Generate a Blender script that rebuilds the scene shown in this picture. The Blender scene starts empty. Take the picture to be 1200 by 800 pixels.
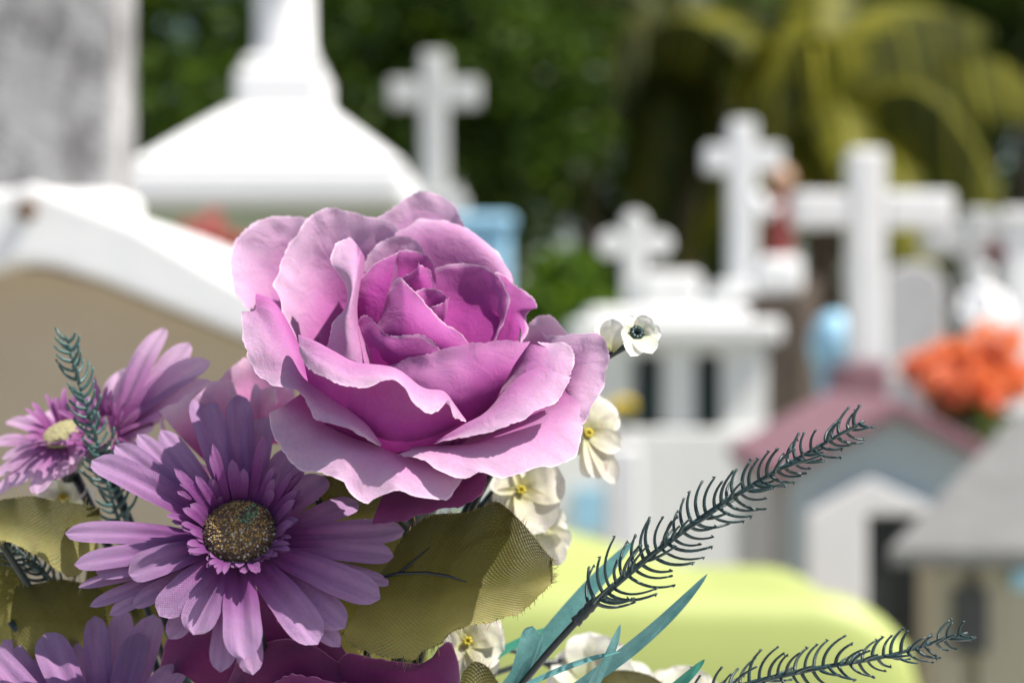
import bpy, bmesh, math, random
import numpy as np
from mathutils import Vector, noise

random.seed(7); rng = np.random.default_rng(7)
C = bpy.context.scene.collection
SC = bpy.context.scene

# ------------------------------------------------------------------ camera
HC, F = 1.30, 2000.0                       # eye height, focal length in photo pixels (60 mm lens)
cam_d = bpy.data.cameras.new('camera'); cam = bpy.data.objects.new('camera', cam_d); C.objects.link(cam)
cam.location = (0, 0, HC); cam.rotation_euler = (math.radians(90), 0, 0)
cam_d.lens = 60; cam_d.sensor_width = 36; cam_d.clip_start = 0.02; cam_d.clip_end = 500
cam_d.dof.use_dof = True; cam_d.dof.focus_distance = 0.484; cam_d.dof.aperture_fstop = 7.2; cam_d.dof.aperture_blades = 0
SC.camera = cam
# ------------------------------------------------------------------ sky, sun, exposure
SUN = Vector((0.62, -0.16, 1.0)).normalized()
elev = math.asin(SUN.z); azim = math.atan2(SUN.x, SUN.y)
w = bpy.data.worlds.new('World'); SC.world = w; w.use_nodes = True
nt = w.node_tree; bg = nt.nodes['Background']
sky = nt.nodes.new('ShaderNodeTexSky'); sky.sky_type = 'NISHITA'; sky.sun_disc = False
sky.sun_elevation = elev; sky.sun_rotation = azim; sky.dust_density = 1.5; sky.air_density = 1.0
hs = nt.nodes.new('ShaderNodeHueSaturation'); hs.inputs['Saturation'].default_value = 0.9
nt.links.new(sky.outputs[0], hs.inputs['Color']); nt.links.new(hs.outputs[0], bg.inputs[0]); bg.inputs[1].default_value = 0.085
sl = bpy.data.lights.new('sun', 'SUN'); sun = bpy.data.objects.new('sun', sl); C.objects.link(sun)
sl.energy = 5.0; sl.angle = math.radians(0.5); sl.color = (1.0, 0.95, 0.88)
sun.rotation_euler = SUN.to_track_quat('Z', 'Y').to_euler(); sun.location = (4, -2, 8)
SC.view_settings.view_transform = 'Standard'; SC.view_settings.look = 'None'
SC.view_settings.exposure = 0.76; SC.view_settings.gamma = 1.0
SC.cycles.max_bounces = 8; SC.cycles.diffuse_bounces = 4; SC.cycles.transmission_bounces = 4
SC.cycles.use_denoising = True

# ------------------------------------------------------------------ helpers
def P(px, py, d):
    """world point seen at photo pixel (px, py) at distance d in front of the eye"""
    return Vector(((px - 600) * d / F, d, HC - (py - 400) * d / F))

def thing(name, label, cat, loc=(0, 0, 0), group=None):
    o = bpy.data.objects.new(name, None); C.objects.link(o); o.location = loc; o.empty_display_size = .05
    o['label'] = label; o['category'] = cat
    if group: o['group'] = group
    return o

def structure(o):
    o['kind'] = 'structure'; return o

class MB:
    def __init__(s): s.v = []; s.f = []; s.uv = []; s.cl = []; s.var = []
    def add(s, verts, faces, uv=None, cl=None, var=None):
        n = len(s.v)
        s.v += [tuple(v) for v in verts]
        s.f += [tuple(i + n for i in f) for f in faces]
        k = len(verts)
        s.uv += list(uv) if uv is not None else [(0.5, 0.5)] * k
        s.cl += list(cl) if cl is not None else [(v[0], v[2]) for v in verts]
        if var is None: var = 0.5
        s.var += list(var) if hasattr(var, '__len__') else [var] * k
    def box(s, x0, x1, y0, y1, z0, z1):
        v = [(x0,y0,z0),(x1,y0,z0),(x1,y1,z0),(x0,y1,z0),(x0,y0,z1),(x1,y0,z1),(x1,y1,z1),(x0,y1,z1)]
        s.add(v, [(0,3,2,1),(4,5,6,7),(0,1,5,4),(1,2,6,5),(2,3,7,6),(3,0,4,7)]); return s
    def prism(s, poly, y0, y1):
        """polygon of (x, z), counter-clockwise seen from -Y, extruded from y0 to y1"""
        n = len(poly)
        v = [(x, y0, z) for x, z in poly] + [(x, y1, z) for x, z in poly]
        f = [tuple(range(n)), tuple(range(2*n-1, n-1, -1))]
        f += [(i, i + n, (i+1) % n + n, (i+1) % n) for i in range(n)]
        s.add(v, f); return s
    def tube(s, pts, rads, seg=6, cap=True, var=None):
        pts = [Vector(p) for p in pts]
        n = len(pts)
        if not hasattr(rads, '__len__'): rads = [rads] * n
        verts = []; uv = []; tl = 0
        t0 = (pts[1] - pts[0]).normalized()
        a = t0.orthogonal().normalized()
        for i, p in enumerate(pts):
            t = (pts[min(i+1, n-1)] - pts[max(i-1, 0)]).normalized()
            a = (a - t * a.dot(t)).normalized(); b = t.cross(a)
            if i: tl += (p - pts[i-1]).length
            for k in range(seg):
                an = 2 * math.pi * k / seg
                verts.append(p + (a * math.cos(an) + b * math.sin(an)) * rads[i]); uv.append((k / seg, i / (n - 1)))
        f = [(i*seg + k, i*seg + (k+1) % seg, (i+1)*seg + (k+1) % seg, (i+1)*seg + k) for i in range(n-1) for k in range(seg)]
        if cap: f += [tuple(range(seg-1, -1, -1)), tuple(range((n-1)*seg, n*seg))]
        s.add(verts, f, uv, var=var); return s
    def lathe(s, prof, c, seg=24, sx=1, sy=1):
        """profile of (radius, z) about the vertical through c"""
        verts = []; uv = []
        for i, (r, z) in enumerate(prof):
            for k in range(seg):
                an = 2 * math.pi * k / seg
                verts.append((c[0] + r * sx * math.cos(an), c[1] + r * sy * math.sin(an), c[2] + z)); uv.append((k/seg, i/(len(prof)-1)))
        f = [(i*seg + k, i*seg + (k+1) % seg, (i+1)*seg + (k+1) % seg, (i+1)*seg + k) for i in range(len(prof)-1) for k in range(seg)]
        f += [tuple(range(seg-1, -1, -1)), tuple(range((len(prof)-1)*seg, len(prof)*seg))]
        s.add(verts, f, uv); return s
    def build(s, name, mat, parent=None, smooth=True, bevel=0, solid=0):
        off = Vector(parent.matrix_basis.translation) if parent else Vector((0, 0, 0))
        if parent and parent.parent: off = off + Vector(parent.parent.matrix_basis.translation)
        me = bpy.data.meshes.new(name)
        V = np.array(s.v, dtype=np.float64).reshape(-1, 3) - np.array(off)
        me.from_pydata(V.tolist(), [], s.f)
        li = np.empty(len(me.loops), dtype=np.int32); me.loops.foreach_get('vertex_index', li)
        for nm, src in (('uv', s.uv), ('cloth', s.cl)):
            l = me.uv_layers.new(name=nm); l.data.foreach_set('uv', np.array(src, dtype=np.float32)[li].ravel())
        at = me.attributes.new('var', 'FLOAT', 'POINT'); at.data.foreach_set('value', np.array(s.var, dtype=np.float32))
        if smooth: me.polygons.foreach_set('use_smooth', [True] * len(me.polygons))
        me.materials.append(mat); me.update()
        o = bpy.data.objects.new(name, me); C.objects.link(o)
        if parent: o.parent = parent
        if bevel:
            m = o.modifiers.new('bevel', 'BEVEL'); m.width = bevel; m.segments = 2; m.limit_method = 'ANGLE'
        if solid:
            m = o.modifiers.new('solid', 'SOLIDIFY'); m.thickness = solid; m.offset = 0
        return o

# ------------------------------------------------------------------ materials
def new_mat(name):
    m = bpy.data.materials.new(name); m.use_nodes = True
    n = m.node_tree.nodes; l = m.node_tree.links
    return m, n, l, n['Principled BSDF'], n['Material Output']
def N(n, t, **k):
    x = n.new('ShaderNode' + t)
    for a, b in k.items(): setattr(x, a, b)
    return x
def ramp(n, stops):
    r = N(n, 'ValToRGB'); e = r.color_ramp.elements
    while len(e) < len(stops): e.new(0.5)
    for i, (p, c) in enumerate(stops): e[i].position = p; e[i].color = (*c, 1)
    return r
def mixc(n, l, fac, a, b, mode='MIX'):
    m = N(n, 'MixRGB', blend_type=mode)
    for i, x in ((0, fac), (1, a), (2, b)):
        if isinstance(x, (int, float)): m.inputs[i].default_value = x
        elif isinstance(x, tuple): m.inputs[i].default_value = (*x, 1)
        else: l.new(x, m.inputs[i])
    return m.outputs[0]
def math_(n, l, op, a, b=None):
    m = N(n, 'Math', operation=op)
    for i, x in ((0, a), (1, b)):
        if x is None: continue
        if isinstance(x, (int, float)): m.inputs[i].default_value = x
        else: l.new(x, m.inputs[i])
    return m.outputs[0]

def cloth_mat(name, stops, transl=0.3, pitch=0.0007, weave=0.35, rough=0.75, sheer=0.0, crease=0.35, tcol=None, streak=0.0):
    """woven, dyed fabric: colour runs from the dyed base to the pale rim along uv.v (on leaves the pale rim is painted sunlight), fine weave in the bump"""
    m, n, l, b, out = new_mat(name)
    uv = N(n, 'UVMap', uv_map='uv'); sp = N(n, 'SeparateXYZ'); l.new(uv.outputs[0], sp.inputs[0])
    geo = N(n, 'TexCoord')
    nz = N(n, 'TexNoise'); nz.inputs['Scale'].default_value = 55; nz.inputs['Detail'].default_value = 5; l.new(geo.outputs['Object'], nz.inputs[0])
    v = math_(n, l, 'ADD', sp.outputs[1], math_(n, l, 'MULTIPLY', math_(n, l, 'SUBTRACT', nz.outputs[0], 0.5), 0.35))
    # the rim must stay a clean line: no noise there
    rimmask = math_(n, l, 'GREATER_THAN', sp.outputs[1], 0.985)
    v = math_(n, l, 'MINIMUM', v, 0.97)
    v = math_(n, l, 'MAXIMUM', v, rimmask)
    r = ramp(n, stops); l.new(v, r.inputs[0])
    cl = N(n, 'UVMap', uv_map='cloth'); cs = N(n, 'SeparateXYZ'); l.new(cl.outputs[0], cs.inputs[0])
    k = 2 * math.pi / pitch
    sx = math_(n, l, 'SINE', math_(n, l, 'MULTIPLY', cs.outputs[0], k)); sy = math_(n, l, 'SINE', math_(n, l, 'MULTIPLY', cs.outputs[1], k))
    wv = math_(n, l, 'MULTIPLY', sx, sy)
    wv01 = math_(n, l, 'ADD', math_(n, l, 'MULTIPLY', wv, 0.5), 0.5)
    col = mixc(n, l, 0.0, r.outputs[0], (0, 0, 0))
    col = mixc(n, l, math_(n, l, 'MULTIPLY', wv01, weave * 0.35), r.outputs[0], mixc(n, l, 1.0, r.outputs[0], (0.72, 0.66, 0.7), 'MULTIPLY'))
    fz = N(n, 'TexNoise'); fz.inputs['Scale'].default_value = 900; fz.inputs['Detail'].default_value = 2; l.new(geo.outputs['Object'], fz.inputs[0])
    col = mixc(n, l, 0.26, col, mixc(n, l, 1.0, col, fz.outputs[1], 'MULTIPLY'))
    if streak:
        st = N(n, 'TexNoise'); st.inputs['Scale'].default_value = 1.0; st.inputs['Detail'].default_value = 3
        mp = N(n, 'Mapping'); mp.inputs['Scale'].default_value = (900, 60, 1); l.new(cl.outputs[0], mp.inputs[0]); l.new(mp.outputs[0], st.inputs[0])
        col = mixc(n, l, math_(n, l, 'MULTIPLY', st.outputs[0], streak), col, mixc(n, l, 1.0, col, (0.55, 0.45, 0.6), 'MULTIPLY'))
    l.new(col, b.inputs['Base Color']); b.inputs['Roughness'].default_value = rough
    b.inputs['Specular IOR Level'].default_value = 0.25
    b.inputs['Sheen Weight'].default_value = 0.15; b.inputs['Sheen Roughness'].default_value = 0.5
    bz = N(n, 'TexNoise'); bz.inputs['Scale'].default_value = 130; bz.inputs['Detail'].default_value = 3; bz.inputs['Distortion'].default_value = 0.6; l.new(geo.outputs['Object'], bz.inputs[0])
    bp = N(n, 'Bump'); bp.inputs['Strength'].default_value = crease; bp.inputs['Distance'].default_value = 0.0016; l.new(bz.outputs[0], bp.inputs['Height'])
    bw = N(n, 'Bump'); bw.inputs['Strength'].default_value = weave; bw.inputs['Distance'].default_value = pitch * 0.35
    l.new(wv, bw.inputs['Height']); l.new(bp.outputs[0], bw.inputs['Normal']); l.new(bw.outputs[0], b.inputs['Normal'])
    gz = N(n, 'TexNoise'); gz.inputs['Scale'].default_value = 1700; gz.inputs['Detail'].default_value = 2; l.new(geo.outputs['Object'], gz.inputs[0])
    bg_ = N(n, 'Bump'); bg_.inputs['Strength'].default_value = 0.45; bg_.inputs['Distance'].default_value = 0.00025; l.new(gz.outputs[0], bg_.inputs['Height']); l.new(bw.outputs[0], bg_.inputs['Normal']); l.new(bg_.outputs[0], b.inputs['Normal'])
    tr = N(n, 'BsdfTranslucent'); l.new(mixc(n, l, 1.0, col, tcol or (1, 1, 1), 'MULTIPLY'), tr.inputs[0]); l.new(bp.outputs[0], tr.inputs[1])
    mx = N(n, 'MixShader'); mx.inputs[0].default_value = transl; l.new(b.outputs[0], mx.inputs[1]); l.new(tr.outputs[0], mx.inputs[2])
    last = mx.outputs[0]
    if sheer:   # open weave: small holes between the threads
        tp = N(n, 'BsdfTransparent'); ms = N(n, 'MixShader')
        l.new(math_(n, l, 'MULTIPLY', math_(n, l, 'GREATER_THAN', math_(n, l, 'MULTIPLY', math_(n, l, 'ABSOLUTE', sx), math_(n, l, 'ABSOLUTE', sy)), 0.62), sheer), ms.inputs[0])
        l.new(last, ms.inputs[1]); l.new(tp.outputs[0], ms.inputs[2]); last = ms.outputs[0]
    l.new(last, out.inputs[0])
    return m

def plain_mat(name, col, rough=0.6, var=0.15, scale=8, bump=0.2, bdist=0.01, spec=0.5, col2=None, stain_glint=None, stain_glint_amt=0.0, stain_glint_scale=3, streaky=False, transl=0.0, metallic=0.0):
    m, n, l, b, out = new_mat(name)
    g = N(n, 'TexCoord')
    nz = N(n, 'TexNoise'); nz.inputs['Scale'].default_value = scale; nz.inputs['Detail'].default_value = 8; nz.inputs['Roughness'].default_value = 0.65; l.new(g.outputs['Object'], nz.inputs[0])
    c2 = col2 or tuple(x * (1 - var * 2) for x in col)
    r = ramp(n, [(0.3, c2), (0.7, col)]); l.new(nz.outputs[0], r.inputs[0]); c = r.outputs[0]
    if stain_glint:
        sz = N(n, 'TexNoise'); sz.inputs['Scale'].default_value = stain_glint_scale; sz.inputs['Detail'].default_value = 10; sz.inputs['Roughness'].default_value = 0.72
        if streaky:
            mp = N(n, 'Mapping'); mp.inputs['Scale'].default_value = (1, 1, 0.45); l.new(g.outputs['Object'], mp.inputs[0]); l.new(mp.outputs[0], sz.inputs[0])
        else: l.new(g.outputs['Object'], sz.inputs[0])
        lo = 0.62 - 0.2 * stain_glint_amt; rr = ramp(n, [(lo, (1, 1, 1)), (lo + 0.13, (0, 0, 0))])
        l.new(sz.outputs[0], rr.inputs[0])
        c = mixc(n, l, rr.outputs[0], stain_glint, c)
    l.new(c, b.inputs['Base Color']); b.inputs['Roughness'].default_value = rough; b.inputs['Specular IOR Level'].default_value = spec; b.inputs['Metallic'].default_value = metallic
    bz = N(n, 'TexNoise'); bz.inputs['Scale'].default_value = scale * 6; bz.inputs['Detail'].default_value = 6; l.new(g.outputs['Object'], bz.inputs[0])
    bp = N(n, 'Bump'); bp.inputs['Strength'].default_value = bump; bp.inputs['Distance'].default_value = bdist; l.new(bz.outputs[0], bp.inputs['Height']); l.new(bp.outputs[0], b.inputs['Normal'])
    if transl:
        tr = N(n, 'BsdfTranslucent'); l.new(c, tr.inputs[0]); mx = N(n, 'MixShader'); mx.inputs[0].default_value = transl
        l.new(b.outputs[0], mx.inputs[1]); l.new(tr.outputs[0], mx.inputs[2]); l.new(mx.outputs[0], out.inputs[0])
    return m

def leaf_mat(name, dark, mid, light, transl=0.35, rough=0.45):
    m, n, l, b, out = new_mat(name)
    at = N(n, 'Attribute', attribute_name='var'); r = ramp(n, [(0.0, dark), (0.55, mid), (1.0, light)]); l.new(at.outputs['Fac'], r.inputs[0])
    l.new(r.outputs[0], b.inputs['Base Color']); b.inputs['Roughness'].default_value = rough; b.inputs['Specular IOR Level'].default_value = 0.22
    tr = N(n, 'BsdfTranslucent'); l.new(mixc(n, l, 1.0, r.outputs[0], (1.5, 1.5, 0.6), 'MULTIPLY'), tr.inputs[0])
    mx = N(n, 'MixShader'); mx.inputs[0].default_value = transl; l.new(b.outputs[0], mx.inputs[1]); l.new(tr.outputs[0], mx.inputs[2]); l.new(mx.outputs[0], out.inputs[0])
    return m

PET = [(0.0, (0.24, 0.010, 0.17)), (0.30, (0.38, 0.045, 0.29)), (0.56, (0.48, 0.17, 0.40)), (0.82, (0.575, 0.335, 0.52)), (0.985, (0.62, 0.41, 0.575)), (1.0, (0.78, 0.57, 0.72))]
M_rose = cloth_mat('lilac_rose_cloth', PET, transl=0.24, pitch=0.00056, weave=0.22, crease=0.5)
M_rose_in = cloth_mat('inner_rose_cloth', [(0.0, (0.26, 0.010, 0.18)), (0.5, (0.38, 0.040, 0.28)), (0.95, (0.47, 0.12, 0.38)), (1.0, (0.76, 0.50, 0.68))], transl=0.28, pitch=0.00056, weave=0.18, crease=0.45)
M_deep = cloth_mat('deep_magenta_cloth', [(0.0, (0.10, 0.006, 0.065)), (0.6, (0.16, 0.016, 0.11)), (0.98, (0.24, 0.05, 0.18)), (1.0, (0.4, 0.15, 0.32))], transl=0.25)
M_pink = cloth_mat('pink_cloth', [(0.0, (0.45, 0.05, 0.26)), (0.4, (0.58, 0.22, 0.45)), (1.0, (0.70, 0.48, 0.63))], transl=0.38)
DAISY = [(0.0, (0.12, 0.012, 0.13)), (0.22, (0.23, 0.05, 0.23)), (0.55, (0.42, 0.22, 0.43)), (0.985, (0.50, 0.33, 0.52)), (1.0, (0.60, 0.42, 0.58))]
M_daisy = cloth_mat('daisy_cloth', DAISY, transl=0.25, weave=0.3, crease=0.3, streak=0.8)
M_daisy_sunlit = cloth_mat('sunlit_daisy_cloth', [(0.0, (0.30, 0.05, 0.26)), (0.3, (0.46, 0.18, 0.42)), (0.7, (0.64, 0.40, 0.60)), (1.0, (0.72, 0.50, 0.68))], transl=0.42, weave=0.25, crease=0.25, streak=0.5)  # daisy cloth with the rear flowers' sunlight put into lighter colours
M_cream = cloth_mat('cream_cloth', [(0.0, (0.60, 0.57, 0.22)), (0.35, (0.76, 0.73, 0.54)), (1.0, (0.82, 0.79, 0.73))], transl=0.35, weave=0.2)
M_white = cloth_mat('white_cloth', [(0.0, (0.50, 0.55, 0.22)), (0.4, (0.78, 0.78, 0.62)), (1.0, (0.84, 0.83, 0.80))], transl=0.35, weave=0.2)
M_leaf = cloth_mat('olive_leaf_cloth', [(0.0, (0.055, 0.052, 0.010)), (0.5, (0.115, 0.106, 0.022)), (1.0, (0.36, 0.33, 0.12))], transl=0.42, pitch=0.0013, weave=0.36, rough=0.42, sheer=0.04, crease=0.25, tcol=(1.4, 1.35, 0.8))  # paler towards the rim: the leaf's sunlit edge is put into the colour
M_needle = plain_mat('green_plastic_needle', (0.018, 0.050, 0.050), rough=0.42, var=0.2, scale=300, bump=0.3, bdist=0.0005, stain_glint=(0.30, 0.38, 0.36), stain_glint_amt=0.0, stain_glint_scale=350)  # pale patches painted as whitish highlights on the glossy needles
M_needle_blue = plain_mat('blue_green_plastic_needle', (0.055, 0.135, 0.125), rough=0.42, var=0.25, scale=200, bump=0.3, bdist=0.0005)
M_stem = plain_mat('dark_plastic_stem', (0.012, 0.022, 0.022), rough=0.32, scale=200, bump=0.2, bdist=0.0005)
M_blade = plain_mat('teal_plastic_blade', (0.17, 0.39, 0.38), rough=0.34, var=0.22, scale=130, bump=0.3, bdist=0.0006, transl=0.35, col2=(0.08, 0.24, 0.235))
M_blade_green = plain_mat('sea_green_plastic_blade', (0.07, 0.34, 0.24), rough=0.3, scale=160, bump=0.2, bdist=0.0005, transl=0.35)
def disc_mat():
    m, n, l, b, out = new_mat('flower_centre_grain')
    at = N(n, 'Attribute', attribute_name='var'); r = ramp(n, [(0.0, (0.05, 0.03, 0.02)), (0.4, (0.16, 0.10, 0.06)), (0.62, (0.34, 0.21, 0.05)), (0.82, (0.04, 0.20, 0.13)), (1.0, (0.50, 0.43, 0.35))])
    l.new(at.outputs['Fac'], r.inputs[0]); l.new(r.outputs[0], b.inputs['Base Color']); b.inputs['Roughness'].default_value = 0.7
    return m
M_disc = disc_mat()
M_disc_pale = plain_mat('pale_yellow_centre', (0.52, 0.48, 0.26), rough=.8, var=.2, scale=900, bump=.5, bdist=.0006)
M_thread = plain_mat('pale_olive_thread', (0.34, 0.29, 0.10), scale=300, bump=0, transl=0.3)

# ------------------------------------------------------------------ patches of cloth
def catmull(pts, t):
    """pts (n,3) array sampled at t in 0..1 by arc length"""
    pts = np.asarray(pts, float); n = len(pts)
    if n == 1: return np.repeat(pts, len(t), 0)
    s = np.concatenate([[0], np.cumsum(np.linalg.norm(np.diff(pts, axis=0), axis=1) + 1e-9)]); s /= s[-1]
    ext = np.vstack([2*pts[0]-pts[1], pts, 2*pts[-1]-pts[-2]])
    out = np.empty((len(t), pts.shape[1]))
    for k, x in enumerate(t):
        i = min(np.searchsorted(s, x, side='right') - 1, n - 2); i = max(i, 0)
        u = (x - s[i]) / (s[i+1] - s[i])
        p0, p1, p2, p3 = ext[i], ext[i+1], ext[i+2], ext[i+3]
        out[k] = 0.5 * ((2*p1) + (-p0+p2)*u + (2*p0-5*p1+4*p2-p3)*u*u + (-p0+3*p1-3*p2+p3)*u**3)
    return out
def catmull_uniform(pts, t):
    pts = np.asarray(pts, float); n = len(pts)
    ext = np.concatenate([[2*pts[0]-pts[1]], pts, [2*pts[-1]-pts[-2]]])
    out = []
    for x in t:
        f = x * (n - 1); i = min(int(f), n - 2); u = f - i
        p0, p1, p2, p3 = ext[i], ext[i+1], ext[i+2], ext[i+3]
        out.append(0.5 * ((2*p1) + (-p0+p2)*u + (2*p0-5*p1+4*p2-p3)*u*u + (-p0+3*p1-3*p2+p3)*u**3))
    return np.array(out)

def patch(mb, rows, nu=56, nv=34, v0=0.0, v1=1.0, ruffle=0.0008, fray=0.0005, frill=0.0013, seed=0, rimside=True):
    """a sheet through several cross curves (rows of world points, base first, rim last)"""
    R = np.array([catmull([tuple(p) for p in r], np.linspace(0, 1, nu)) for r in rows])      # (k, nu, 3)
    G = catmull_uniform(R, np.linspace(0, 1, nv))                                             # (nv, nu, 3)
    # normals for the ruffle
    du = np.gradient(G, axis=1); dv = np.gradient(G, axis=0); nn = np.cross(du, dv); nn /= np.linalg.norm(nn, axis=2, keepdims=True) + 1e-12
    for j in range(nv):
        vv = j / (nv - 1)
        for i in range(nu):
            p = G[j, i]
            a = noise.noise(Vector((p[0]*60 + seed*3.1, p[1]*60, p[2]*60))) * 1.1 + 0.5 * noise.noise(Vector((p[0]*150, p[1]*150 + seed, p[2]*150)))
            a2 = noise.noise(Vector((p[0]*190 + seed, p[1]*190, p[2]*190)))
            G[j, i] = p + nn[j, i] * (a * ruffle * (0.25 + 0.75 * vv * vv) + a2 * frill * vv ** 5)
    if fray:
        d = G[-1] - G[-3]; d /= np.linalg.norm(d, axis=1, keepdims=True) + 1e-12
        for i in range(nu):
            G[-1, i] += d[i] * (0.0005 * noise.noise(Vector((G[-1, i][0]*200, G[-1, i][2]*200, seed)))) + d[i] * fray * (noise.noise(Vector((i * 0.83, seed * 7.7, 0))) + 0.7 * (random.random() - 0.5))
    lu = np.linalg.norm(np.diff(G[nv//2], axis=0), axis=1).sum(); lv = np.linalg.norm(np.diff(G[:, nu//2], axis=0), axis=1).sum()
    uv = []; cl = []
    for j in range(nv):
        for i in range(nu):
            a, b = i/(nu-1), j/(nv-1)
            uv.append((a, v0 + (v1 - v0) * b)); cl.append((a * lu, b * lv))
    f = [(j*nu+i, j*nu+i+1, (j+1)*nu+i+1, (j+1)*nu+i) for j in range(nv-1) for i in range(nu-1)]
    mb.add(G.reshape(-1, 3), f, uv, cl); return G

def strap(mb, base, tip, width, nrm, bow=0.1, droop=0.0, groove=0.12, w0=0.45, wmax=0.62, round_=0.5, nl=22, nw=9, seed=0, v0=0.0, cup=0.15, side=0.0, vs=1.0):
    """a strap-shaped petal or blade from base to tip; nrm = the way its face looks"""
    base = Vector(base); tip = Vector(tip); ax = tip - base; L = ax.length; t = ax / L
    n = (Vector(nrm) - t * t.dot(Vector(nrm))).normalized(); b = t.cross(n)
    ctrl = base + ax * 0.55 + n * bow * L + b * side * L
    verts = []; uv = []; cl = []
    for j in range(nl):
        v = j / (nl - 1)
        c = base * (1-v)**2 + ctrl * 2*v*(1-v) + tip * v*v - n * droop * L * v**3
        if v < wmax: wd = w0 + (1 - w0) * math.sin(v / wmax * math.pi / 2)
        else:
            q = (v - wmax) / (1 - wmax); wd = (1 - q**(2 + round_ * 1.5)) ** 0.62
        wd = max(wd, 0.03) * width / 2
        wob = 1 + 0.05 * noise.noise(Vector((v * 5, seed * 1.7, 0)))
        for i in range(nw):
            u = i / (nw - 1) * 2 - 1
            h = cup * wd * u * u - groove * wd * (math.cos(u * math.pi * 2.0) * 0.5) * (1 - v * 0.6)
            h += 0.05 * width * noise.noise(Vector((u * 1.3 + seed, v * 4, seed * 0.37)))
            verts.append(c + b * u * wd * wob + n * h); uv.append((i/(nw-1), (v0 + (1 - v0) * v * 0.98) * vs)); cl.append((u * wd, v * L))
    f = [(j*nw+i, j*nw+i+1, (j+1)*nw+i+1, (j+1)*nw+i) for j in range(nl-1) for i in range(nw-1)]
    mb.add(verts, f, uv, cl)

def bez(p0, p1, p2, n=12):
    p0, p1, p2 = Vector(p0), Vector(p1), Vector(p2)
    return [p0 * (1-t)**2 + p1 * 2*t*(1-t) + p2 * t*t for t in [i/(n-1) for i in range(n)]]
VASE = Vector((-0.045, 0.52, 1.03))        # where all the stems of the bouquet go into the vase

# ================================================================== the cemetery
M_white_paint = plain_mat('white_limewash', (0.82, 0.82, 0.81), rough=0.85, var=0.04, scale=6, bump=0.3, bdist=0.004, stain_glint=(0.42, 0.41, 0.38), stain_glint_amt=0.2, stain_glint_scale=6, streaky=True, spec=.2)
M_bright_white = plain_mat('fresh_white_paint', (0.82, 0.82, 0.82), rough=0.7, var=0.02, scale=5, bump=0.15, bdist=0.003, spec=.25)
M_worn = plain_mat('flaking_grey_plaster', (0.44, 0.435, 0.435), rough=0.95, var=0.12, scale=10, bump=0.7, bdist=0.012, stain_glint=(0.18, 0.175, 0.175), stain_glint_amt=0.85, stain_glint_scale=22, streaky=True, spec=.1)
M_tan = plain_mat('tan_plaster', (0.50, 0.41, 0.295), rough=0.9, var=0.06, scale=4, bump=0.3, bdist=0.004, spec=.15)
M_grey_stone = plain_mat('grey_stone', (0.50, 0.49, 0.48), rough=0.85, var=0.08, scale=12, bump=0.4, bdist=0.004, stain_glint=(0.2, .2, .19), stain_glint_amt=.1)
M_cross_grey = plain_mat('weathered_cross_paint', (0.60, 0.60, 0.58), rough=0.85, var=0.08, scale=16, bump=0.4, bdist=0.004, stain_glint=(0.3, .3, .28), stain_glint_amt=.2, stain_glint_scale=10)
M_blue = plain_mat('sky_blue_paint', (0.34, 0.61, 0.80), rough=0.6, var=0.05, scale=8, bump=0.1)
M_pale_blue = plain_mat('pale_blue_wall', (0.50, 0.60, 0.63), rough=0.8, var=0.03, scale=6, bump=0.2)  # one even pale blue for the gable and inner wall
M_maroon = plain_mat('maroon_paint', (0.27, 0.135, 0.16), rough=0.85, var=0.1, scale=10, bump=0.2)
M_lime = plain_mat('lime_green_paint', (0.35, 0.40, 0.115), rough=0.55, var=0.03, scale=3, bump=0.15, bdist=.003, stain_glint=(0.26, .30, .09), stain_glint_amt=.3)
M_roof_grey = plain_mat('grey_cement', (0.19, 0.19, 0.185), rough=0.95, var=0.1, scale=14, bump=0.5, bdist=0.006, stain_glint=(.12, .12, .115), stain_glint_amt=.3, stain_glint_scale=6, spec=.1)
M_cream_wall = plain_mat('cream_wall_paint', (0.40, 0.365, 0.28), rough=0.9, var=0.06, scale=8, bump=0.3)
M_dark = plain_mat('dark_niche', (0.035, 0.04, 0.042), rough=0.4, var=0.2, scale=10, bump=.1)
M_glass = plain_mat('dark_window_glass', (0.02, 0.035, 0.035), rough=0.08, var=0.1, scale=10, bump=0.0)
M_green_wall = plain_mat('pale_green_wall', (0.42, 0.46, 0.30), rough=0.9, var=0.06, scale=6)
M_red = plain_mat('red_paint', (0.42, 0.035, 0.03), rough=0.5, var=.1)
M_rustred = plain_mat('dark_red_robe_paint', (0.22, 0.030, 0.025), rough=0.6, var=.15)
M_skin = plain_mat('painted_skin', (0.55, 0.33, 0.22), rough=.6)
M_rust = plain_mat('rusty_iron', (0.15, 0.09, 0.05), rough=.8)
M_bark = plain_mat('brown_bark', (0.10, 0.075, 0.055), rough=.95, var=.25, scale=20, bump=.8, bdist=.02)
M_ground = plain_mat('pale_dirt', (0.36, 0.33, 0.28), rough=.95, var=.15, scale=3, bump=.5, bdist=.02)
M_slab = plain_mat('pale_concrete', (0.46, 0.45, 0.42), rough=.9, var=.1, scale=4, bump=.3)
M_orange = leaf_mat('orange_petals', (0.62, 0.15, 0.07), (0.78, 0.28, 0.15), (0.86, 0.48, 0.36), transl=.35, rough=.7)
M_pinkpet = leaf_mat('pink_petals', (0.5, 0.10, 0.13), (0.62, 0.20, 0.22), (0.68, 0.32, 0.32), transl=.3, rough=.7)
M_redpet = leaf_mat('red_petals', (0.3, 0.01, 0.02), (0.5, 0.03, 0.05), (0.6, 0.06, 0.08), transl=.3, rough=.7)
M_yelpet = leaf_mat('yellow_petals', (0.8, 0.6, 0.03), (0.85, 0.7, 0.06), (0.85, 0.78, 0.2), transl=.3, rough=.7)
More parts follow.
